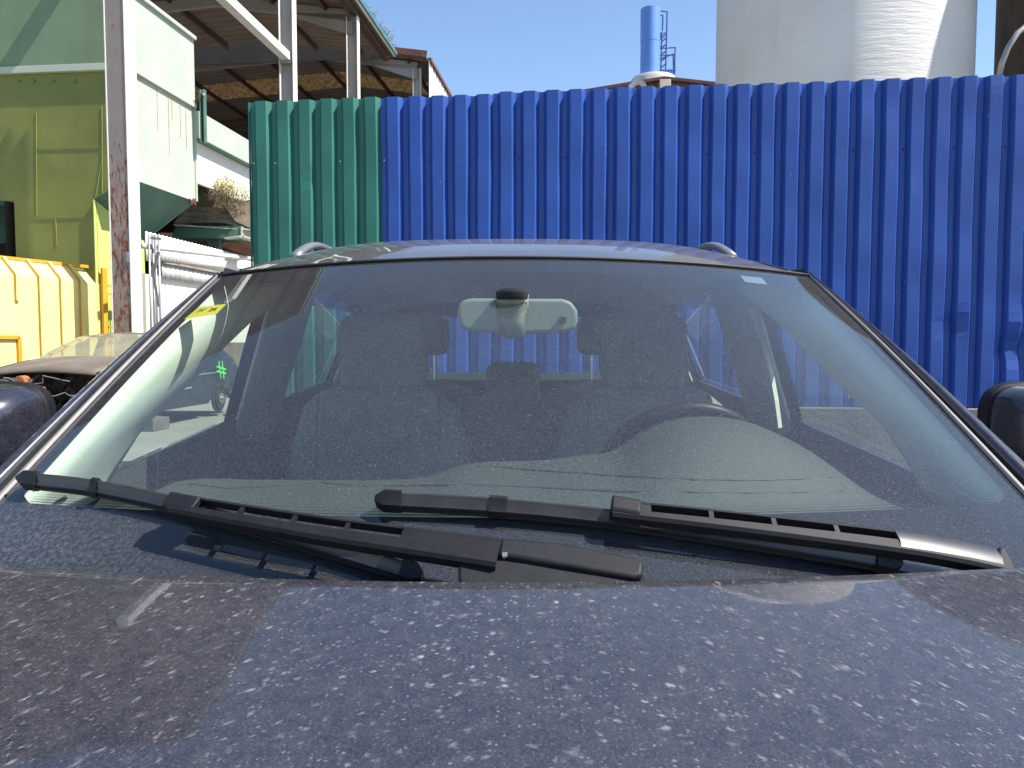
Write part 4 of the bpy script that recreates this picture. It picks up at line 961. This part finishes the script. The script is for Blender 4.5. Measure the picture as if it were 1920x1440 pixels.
# ditch lines and roof rails
for q in (-1, 1):
    def RZ(x, y):
        lo, hi = 0, 1; u = (x - CX) / .712; a = (math.asin(max(-1, min(1, u))) / (math.pi / 2) + 1) / 2
        for _ in range(30):
            m_ = (lo + hi) / 2
            if RF(a, m_).y < y: lo = m_
            else: hi = m_
        return RF(a, lo)
    rp = [RZ(CX + q * lerp(.66, .615, min(1, i / 6)), lerp(1.84, 4.1, i / 30)) + Z * .001 for i in range(31)]
    g1 = MB(); g1.tube(rp, .003, 5); g1.build('roof_ditch', M['rubber'], car)
    pts = []
    for i in range(36):
        f_ = i / 35; y = lerp(2.10, 3.95, f_); p = RZ(CX + q * .595, y); h = .040 * min(1, math.sin(min(1, f_ * 7) * math.pi / 2)) * min(1, math.sin(min(1, (1 - f_) * 7) * math.pi / 2)) if 0 < f_ < 1 else 0
        pts.append(p + Z * h)
    g1 = MB(); g1.tube(pts, [.015] * 36, 10, True, .7); g1.build('roof_rail', simple('dusty grey rail', (.22, .22, .24), .4, .4), car, smooth=True)
# headliner, rear hatch, floor
g1 = MB(); g1.grid(lambda a, b_: RF(.02 + a * .96, .015 + b_ * .96) - Z * .03, 24, 20); g1.build('headliner', M['headliner'], car, smooth=True)
HYr = 4.22
g1 = MB()
def hatch(x0, x1, z0, z1, nx=6, nz=3):
    g1.grid(lambda a, b_: V((CX + lerp(x0, x1, a), HYr - .18 * max(0, (lerp(z0, z1, b_) - 1.22)) / .4 + .0, lerp(z0, z1, b_))), nx, nz)
hatch(-.86, .86, .4, 1.27); hatch(-.70, -.60, 1.27, 1.66); hatch(.60, .70, 1.27, 1.66); hatch(-.60, .60, 1.59, 1.66); g1.build('tailgate', M['paint_clean'], car, solid=.03)
g1 = MB(); hatch(-.61, .61, 1.26, 1.60); g1.build('rear_window', M['side_glass'], car)
g1 = MB(); g1.box((CX - .60, 4.0, 1.245), (CX + .60, 4.1, 1.285)); g1.build('tailgate_trim', M['trim'], car, bevel=.01)
g1 = MB(); g1.box((CX - .84, 1.0, .36), (CX + .84, 4.2, .40)); g1.box((CX - .80, 1.0, .4), (CX + .80, 1.03, 1.05)); g1.build('cabin_floor', M['carpet'], car)

# dashboard
dtab = [(-.8, 1.10), (-.74, 1.12), (-.68, 1.168), (-.5, 1.176), (-.25, 1.178), (-.16, 1.186), (-.11, 1.205), (-.06, 1.213), (.05, 1.217), (.12, 1.225), (.19, 1.235), (.245, 1.268), (.30, 1.292), (.37, 1.303), (.45, 1.294), (.52, 1.268), (.58, 1.235), (.64, 1.19), (.69, 1.165), (.74, 1.12), (.82, 1.10)]
def DZ(x): return sinterp(dtab, x)
YD = 1.50
def DF(a, b_):
    x = lerp(-.80, .80, a); yf = 1.00 + .25 * x * x; y = lerp(yf, YD + .10 * abs(x) ** 3, b_)
    t_ = max(0, (b_ - .25) / .75); t_ = t_ * t_ * (3 - 2 * t_); dome = math.exp(-((x - .37) / .2) ** 2); base = 1.158
    t_ = lerp(t_, math.sin(min(1, t_) * math.pi / 2), .5)
    return V((CX + x, y, base + (DZ(x) - base) * t_))
g1 = MB(); g1.grid(DF, 120, 24)
g1.loft([[DF(i / 120, 1) for i in range(121)], [DF(i / 120, 1) + V((0, .02, -.012)) for i in range(121)], [DF(i / 120, 1) + V((0, .03, -.25)) for i in range(121)]])
bmesh.ops.remove_doubles(g1.bm, verts=g1.bm.verts, dist=1e-5); dash = g1.build('dashboard', M['dash'], car, smooth=True)
def dline(pts, r=.0022):
    g1 = MB(); P = []
    for px, py in pts:
        # nearest dashboard point that projects there
        a = .5; b_ = .5; best = None
        for i in range(41):
            for j in range(21):
                aa = min(1, max(0, (px - 960) / 1442 * 1.35 / 1.6 + .5 + (i - 20) * .012)); q_ = DF(aa, j / 20); x, y = proj(q_); d_ = abs(x - px) + abs(y - py)
                if best is None or d_ < best[0]: best = (d_, q_, (aa, j / 20))
        st = .006; P0_ = best[2]
        while st > 1e-5:
            imp = False
            for da, db_ in ((st, 0), (-st, 0), (0, st * 3), (0, -st * 3)):
                a2, b2 = min(1, max(0, P0_[0] + da)), min(1, max(0, P0_[1] + db_)); q_ = DF(a2, b2); x, y = proj(q_); d_ = abs(x - px) + abs(y - py)
                if d_ < best[0]: best = (d_, q_, (a2, b2)); P0_ = (a2, b2); imp = True
            if not imp: st /= 2
        P.append(best[1] + Z * .001)
    g1.tube(P, r, 5); g1.build('dashboard_seam', M['dash_line'], dash)
def dline2(x0, x1, bf, r=.0018):
    g1 = MB(); g1.tube([DF(x / 1.6 + .5, bf(x)) + Z * .0006 for x in [lerp(x0, x1, i / 70) for i in range(71)]], r, 5); g1.build('dashboard_seam', M['dash_line'], dash)
dline([(300 + k_ * 60, 914 - .4 * k_) for k_ in range(10)] + [(900, 910), (1000, 914), (1100, 919), (1200, 922), (1300, 924), (1400, 925), (1500, 924), (1580, 921)], .0016)
dline([(890, 874), (960, 879), (1060, 886), (1160, 893), (1230, 897), (1300, 900), (1370, 901), (1440, 901), (1500, 899), (1560, 895)], .0016)
# steering wheel
sc0 = V((CX + .388, 1.76, 1.138)); tl_ = R(28); ax1 = V((1, 0, 0)); ax2 = V((0, -math.sin(tl_), math.cos(tl_))); Rw = .186
g1 = MB(); rows = []
for i in range(65):
    a_ = 2 * math.pi * i / 64; o_ = ax1 * math.cos(a_) + ax2 * math.sin(a_); nn_ = ax1.cross(ax2)
    rows.append([sc0 + o_ * Rw + (o_ * math.cos(b_) + nn_ * math.sin(b_)) * .0175 for b_ in [2 * math.pi * k_ / 12 for k_ in range(12)]])
g1.loft(rows, True); wheel_ = g1.build('steering_wheel', simple('dark wheel leather', (.004, .004, .005), .45, 0, .1, spec=.2), car, smooth=True)
g1 = MB(); g1.obox(sc0, (ax1, ax2, ax1.cross(ax2)), (.16, .03, .012)); g1.obox(sc0 - ax2 * .02, (ax1, ax2, ax1.cross(ax2)), (.07, .06, .025)); g1.obox(sc0 - ax2 * .1, (ax1, ax2, ax1.cross(ax2)), (.03, .08, .012)); g1.build('wheel_hub', M['black'], wheel_, bevel=.01)

# seats
def outline_prism(name, pts, y0, y1, tilt, m, par, bev=.035, sub=0):
    b = MB(); b.prism([V((x, y0 + (z - 1.0) * tilt, z)) for x, z in pts], V((0, y1 - y0, 0))); return b.build(name, m, par, bevel=bev, seg=5, smooth='auto')
for q in (-1, 1):
    cx2 = CX + q * .378
    sp_ = [(cx2 + a_, z) for a_, z in ((-.25, .55), (.25, .55), (.26, .95), (.25, 1.15), (.215, 1.27), (.15, 1.325), (-.15, 1.325), (-.215, 1.27), (-.25, 1.15), (-.26, .95))]
    st_ = outline_prism('front_seat', sp_, 2.10, 2.24, .16, M['seat'], car, .04)
    outline_prism('headrest', [(cx2 + a_, z) for a_, z in ((-.11, 1.29), (.11, 1.29), (.128, 1.36), (.125, 1.50), (.10, 1.535), (-.10, 1.535), (-.125, 1.50), (-.128, 1.38))], 2.13, 2.23, .16, M['seat'], st_, .03)
    b = MB()
    for a_ in (-.05, .05): b.tube([V((cx2 + a_, 2.23, 1.28)), V((cx2 + a_, 2.235, 1.36))], .007, 8)
    b.build('headrest_post', M['silver'], st_)
    b = MB(); b.box((cx2 - .25, 1.75, .55), (cx2 + .25, 2.2, .68)); b.build('seat_cushion', M['seat'], st_, bevel=.05, seg=4)
    b = MB(); b.box((cx2 - .245, 2.075 + .02, .75), (cx2 - .235, 2.13, 1.2)); b.bm.clear()
    b.tube([V((cx2 - .17, 2.103 + (z - 1) * .16, z)) for z in (.8, 1.0, 1.2, 1.3)], .004, 5); b.tube([V((cx2 + .17, 2.103 + (z - 1) * .16, z)) for z in (.8, 1.0, 1.2, 1.3)], .004, 5); b.build('seat_seam', M['dash_line'], st_)
rs = outline_prism('rear_seat', [(CX + a_, z) for a_, z in ((-.68, .5), (.68, .5), (.68, 1.2), (.64, 1.27), (.55, 1.292), (.26, 1.292), (.19, 1.26), (.13, 1.24), (-.13, 1.24), (-.19, 1.26), (-.26, 1.292), (-.55, 1.292), (-.64, 1.27), (-.68, 1.2))], 3.05, 3.2, .12, M['seat'], car, .03)
for cx3, hw3, z0, z1 in ((-.395, .135, 1.395, 1.555), (.395, .135, 1.395, 1.555), (0, .112, 1.19, 1.365)):
    outline_prism('headrest', [(CX + cx3 + a_ * hw3, z) for a_, z in ((-.9, z0), (.9, z0), (1, z0 + .03), (.97, z1 - .03), (.85, z1), (-.85, z1), (-.97, z1 - .03), (-1, z0 + .03))], 3.04, 3.13, .12, M['seat'], rs, .025)
    if cx3:
        b = MB()
        for a_ in (-.045, .045): b.tube([V((CX + cx3 + a_ - .03 * (1 if cx3 > 0 else -1), 3.15, 1.25)), V((CX + cx3 + a_ - .03 * (1 if cx3 > 0 else -1), 3.15, 1.42))], .007, 8)
        b.build('headrest_post', M['silver'], rs)
b = MB(); 
for a_ in (-.135, .135): b.tube([V((CX + a_, 3.06 + (z - 1) * .12, z)) for z in (.7, 1.0, 1.24)], .004, 5)
b.build('seat_seam', M['dash_line'], rs)
# driver's belt hanging by the door pillar
b = MB(); bl = [(1408, 580), (1416, 600), (1432, 645), (1446, 700), (1455, 750), (1462, 802)]
P = [side_hit(px, py, 1, .13) for px, py in bl]
b.loft([[p + V((-.010, -.014, 0)), p + V((.010, .014, 0))] for p in P]); b.build('seat_belt', M['belt'], car, solid=.002)
# interior mirror
my = 1.475
def MPt(px, py, y=my): return at(px, py, y)
mo = [(857, 590), (859, 572), (868, 562), (885, 559), (1055, 560), (1072, 566), (1083, 582), (1084, 603), (1078, 617), (1063, 623), (1000, 625), (985, 627), (950, 627), (930, 624), (880, 621), (864, 614)]
b = MB(); b.prism([MPt(x, y) for x, y in mo], V((0, .035, 0))); mir = b.build('interior_mirror', M['mirror_shell'], car, bevel=.010, seg=4, smooth='auto')
b = MB(); b.loft([[MPt(x, y, yy) for x, y, yy in r_] for r_ in ([(930, 552, 1.452), (945, 548, 1.447), (972, 548, 1.447), (990, 552, 1.452)], [(934, 572, 1.462), (948, 572, 1.450), (972, 572, 1.450), (988, 570, 1.462)], [(938, 600, 1.468), (950, 602, 1.456), (968, 602, 1.456), (981, 598, 1.468)], [(940, 628, 1.474), (950, 634, 1.466), (968, 634, 1.466), (984, 627, 1.474)])]); b.build('mirror_stalk', M['mirror_shell'], mir, smooth=True, solid=.004)
b = MB(); b.lathe(at(960, 558, 1.455), [(.028, -.004), (.031, .0), (.031, .010), (.022, .016)], 24); b.build('mirror_mount', M['black'], mir, smooth='auto')
b = MB(); b.obox(MPt(1055, 600, my - .003), (V((1, 0, 0)), V((0, 1, 0)), Z), (.006, .002, .006)); b.build('light_sensor', M['ink'], mir)

# ------------------------------------------------------------------ wipers
def frames(pts, h):
    out = []
    for i, (px, py) in enumerate(pts):
        hh = h[i] if isinstance(h, (list, tuple)) else h
        uv = inv(px, py, hh); out.append((GS(*uv, hh), GN(*uv)))
    res = []
    for i, (P, n_) in enumerate(out):
        t_ = (out[min(i+1, len(out)-1)][0] - out[max(i-1, 0)][0]).normalized(); a_ = n_.cross(t_).normalized(); res.append((P, t_, a_, n_))
    return res
def dens(pts, n=24):
    xs = [p[0] for p in pts]; tab = [(p[0], p[1]) for p in pts]
    return [(lerp(xs[0], xs[-1], i / n), sinterp(tab, lerp(xs[0], xs[-1], i / n))) for i in range(n + 1)]
def ribbon(name, fr, secs, m, par, smooth='auto', bevel=0.0, closed=True):
    """secs: list of (across, height) forming a closed section, or function of f"""
    b = MB(); n = len(fr); rows = []
    for i, (P, t_, a_, n_) in enumerate(fr):
        s_ = secs(i / (n - 1)) if callable(secs) else secs
        rows.append([P + a_ * x + n_ * h for x, h in s_])
    b.loft(rows, True, True); return b.build(name, m, par, smooth=smooth, bevel=bevel, seg=2)
def sub(fr, f0, f1):
    n = len(fr) - 1; i0, i1 = int(round(f0 * n)), int(round(f1 * n)); return fr[i0:i1 + 1]
def build_wiper(parent, blade_px, arm_px, arm_h, head_frac, slots, capf, joint, width, lab):
    bfr = frames(dens(blade_px, 60), .020)
    wip = empty('tmp', (0, 0, 0), '', ''); bpy.data.objects.remove(wip)
    arm_fr = frames(dens(arm_px, 80), [lerp(arm_h[0], arm_h[1], i / 80) for i in range(81)])
    wt, wb = width
    # broad rail with a skirt toward the bonnet
    arm = ribbon('wiper_arm', arm_fr, lambda f: [(-wb(f), -.013 * min(1, f * 6 + .4)), (-wb(f), .000), (-wb(f) + .004, .004), (-.001, .004), (-.001, 0), (-wb(f) + .004, -.002), (-wb(f) + .003, -.013 * min(1, f * 6 + .4))], M['black'], parent)
    if lab: arm['label'] = lab
    # top rail
    ribbon('arm_rail', arm_fr, lambda f: [(wt(f) - .004, -.010), (wt(f) - .004, .004), (wt(f), .003), (wt(f) + .002, -.010)], M['black'], arm)
    # cross webs and solid parts between the slots
    prev = 0.0
    for s0, s1 in slots + [(1.0, 1.0)]:
        if s0 - prev > .004: ribbon('arm_web', sub(arm_fr, prev, s0), lambda f: [(-.002, -.001), (-.002, .0035), (.011, .0035), (.011, -.001)], M['black'], arm)
        prev = s1
    # blade
    seg1 = sub(bfr, capf, joint); seg2 = sub(bfr, joint + .012, 1 - capf * .6)
    sec_b = [(-.0085, -.006), (-.0085, -.001), (-.004, .001), (.003, .009), (.006, .0085), (.007, -.006)]
    bl = None
    for sg in (seg1, seg2):
        o_ = ribbon('wiper_blade', sg, sec_b, M['blade'], arm); bl = bl or o_
    ribbon('blade_rubber', sub(bfr, capf * .5, .99), [(-.0035, -.019), (-.0035, -.006), (.0035, -.006), (.0015, -.019)], M['rubber'], arm)
    ribbon('blade_channel', sub(bfr, capf * .5, .99), [(-.0105, -.012), (-.0105, -.007), (.009, -.007), (.009, -.012)], M['rubber'], arm)
    for a_, c_ in ((0, capf), (1 - capf * 1.0, 1.0)):
        ribbon('blade_end_cap', sub(bfr, a_, c_), lambda f, a_=a_: (lambda k_: [(-.011 * k_, -.014), (-.011 * k_, .002), (-.004 * k_, .005), (.005 * k_, .012 * k_), (.009 * k_, .010 * k_), (.009 * k_, -.014)])(math.sqrt(max(.12, min(1, (f if a_ == 0 else 1 - f) * 3 + .15)))), M['black'], arm)
    ribbon('blade_joint', sub(bfr, joint - .001, joint + .017), [(-.0115, -.013), (-.0110, .001), (-.004, .004), (.004, .011), (.009, .010), (.009, -.013)], M['black'], arm)
    return arm, arm_fr, bfr
lw = lambda f: .013
# passenger side wiper (left in the picture)
wl, wlf, _ = build_wiper(car, [(34, 896), (175, 912), (330, 944), (480, 985), (640, 1032), (792, 1078)], [(322, 945), (450, 966), (620, 992), (780, 1013), (936, 1033)], (.044, .060), 0, [(.07, .20), (.215, .36), (.375, .52), (.54, .71)], .055, .19, (lambda f: .016, lambda f: .013 + .010 * f), 'long black wiper arm lying across the lower left of the glass')
ribbon('arm_plate', sub(wlf, .70, 1.0), [(-.003, -.001), (-.003, .0038), (.0135, .0038), (.0135, -.001)], M['black'], wl)
ribbon('arm_hook', frames(dens([(316, 942), (345, 948), (372, 953)], 10), .040), [(-.013, -.014), (-.013, .006), (-.008, .010), (.010, .011), (.014, .007), (.014, -.012)], M['black'], wl, bevel=.002)
def slab(name, corners, h, th, par, bev=.006, m='black'):
    """a moulded block: corner pixels on a level h above the glass, thickness th"""
    b = MB(); top_ = []; bot = []
    for px, py in corners:
        uv = inv(px, py, h); P = GS(*uv, h); n_ = GN(*uv); top_.append(P); bot.append(P - n_ * th + V((0, 0, -.002)))
    a = [b.bm.verts.new(p) for p in top_]; c_ = [b.bm.verts.new(p) for p in bot]; n = len(a)
    b.bm.faces.new(a); b.bm.faces.new(c_[::-1])
    for i in range(n): b.bm.faces.new((a[i], c_[i], c_[(i+1) % n], a[(i+1) % n]))
    return b.build(name, M[m], par, bevel=bev, seg=4, smooth='auto')
hd = slab('pivot_cover', [(938, 1006), (1060, 1016), (1190, 1043), (1208, 1052), (1206, 1078), (1190, 1082), (1060, 1060), (932, 1040)], .060, .020, wl, .005)
slab('pivot_base', [(858, 1036), (1000, 1048), (1180, 1083), (1197, 1094), (1190, 1112), (860, 1108)], .053, .03, wl, .004)
b = MB(); pp = GS(*inv(942, 1041, .055), .055); b.tube([pp, pp + V((.006, 0, 0))], .005, 14); b.build('pivot_pin', M['steel'], wl, smooth='auto')
b = MB(); pv = GS(*inv(1190, 1085, .02), .02); b.tube([pv - Z * .05, pv], .014, 12); b.build('pivot_shaft', M['rubber'], wl)
# driver side wiper (right in the picture)
wr_, wrf, _ = build_wiper(car, [(704, 935), (930, 948), (1150, 970), (1400, 1008), (1560, 1034), (1690, 1056)], [(1148, 955), (1320, 972), (1500, 992), (1690, 1015), (1800, 1033), (1872, 1048)], (.036, .044), 0, [(.10, .245), (.26, .41), (.425, .57), (.585, .75)], .05, .225, (lambda f: .015, lambda f: .012 + .010 * f), 'black wiper arm in front of the steering wheel, shining at its pivot end')
ribbon('arm_plate', sub(wrf, .74, 1.0), [(-.012, -.001), (-.016, .0030), (-.004, .0062), (.0145, .0042), (.0135, -.001)], M['black_gloss'], wr_)
ribbon('arm_hook', frames(dens([(1146, 948), (1165, 951), (1200, 957)], 10), .036), [(-.013, -.014), (-.013, .004), (-.008, .008), (.010, .009), (.014, .005), (.014, -.012)], M['black'], wr_, bevel=.002)
slab('pivot_cover', [(1874, 1022), (1888, 1028), (1906, 1062), (1912, 1092), (1880, 1088), (1870, 1050)], .044, .02, wr_, .004)
b = MB(); pv = GS(*inv(1880, 1056, .034), .034); b.tube([pv, pv + V((.006, 0, 0))], .005, 14); b.build('pivot_pin', M['steel'], wr_, smooth='auto')

# ------------------------------------------------------------------ door mirrors
def door_mirror(q):
    y0 = 1.46; xin = (at(54, 790, y0).x if q < 0 else at(1886, 790, y0).x); zt2 = at(60, 722, y0).z; zb2 = zt2 - .185; xo = xin + q * .235
    cx2, cz = (xin + xo) / 2, (zt2 + zb2) / 2; ax_, az_ = .1175, .0925
    b = MB(); rows = []
    for i in range(15):
        f_ = i / 14; k_ = math.cos(f_ * math.pi / 2) ** .0 if i == 0 else 0
        th = f_ * math.pi / 2; rr = max(.02, math.sin(th) ** .55); yy = y0 + .055 - .125 * math.cos(th)
        row = []
        for k2 in range(40):
            a_ = 2 * math.pi * k2 / 40; c_, s_ = math.cos(a_), math.sin(a_); ex = .52
            x = math.copysign(abs(c_) ** ex, c_) * ax_ * rr; z = math.copysign(abs(s_) ** ex, s_) * az_ * rr * (1 - .12 * (c_ * q > 0) * abs(c_))
            row.append(V((cx2 + x, yy, cz + z)))
        rows.append(row)
    b.loft(rows, True, True); m_ = b.build('door_mirror', M['paint_gloss'], car, smooth=True)
    b = MB(); b.loft([[V((lerp(cx2, p.x, k_), y0 + yy, lerp(cz, p.z, k_))) for p in rows[-1]] for k_, yy in ((1.0, .056), (1.035, .060), (1.035, .085), (.97, .095))], True, True); b.build('mirror_surround', M['black'], m_, smooth='auto')
    b = MB(); b.grid(lambda a, c_: V((cx2 + lerp(-.10, .10, a), y0 + .097, cz + lerp(-.075, .075, c_))), 2, 2); b.build('mirror_glass', M['silver'], m_)
    b = MB(); b.tube([V((cx2 - q * .02, y0 + .05, zb2 + .02)), V((cx2 - q * .08, y0 + .06, zb2 - .015)), V((CX + q * .86, y0 + .06, zb2 - .03))], [.03, .028, .03], 12); b.build('mirror_foot', M['black'], m_, smooth=True)
door_mirror(-1); door_mirror(1)
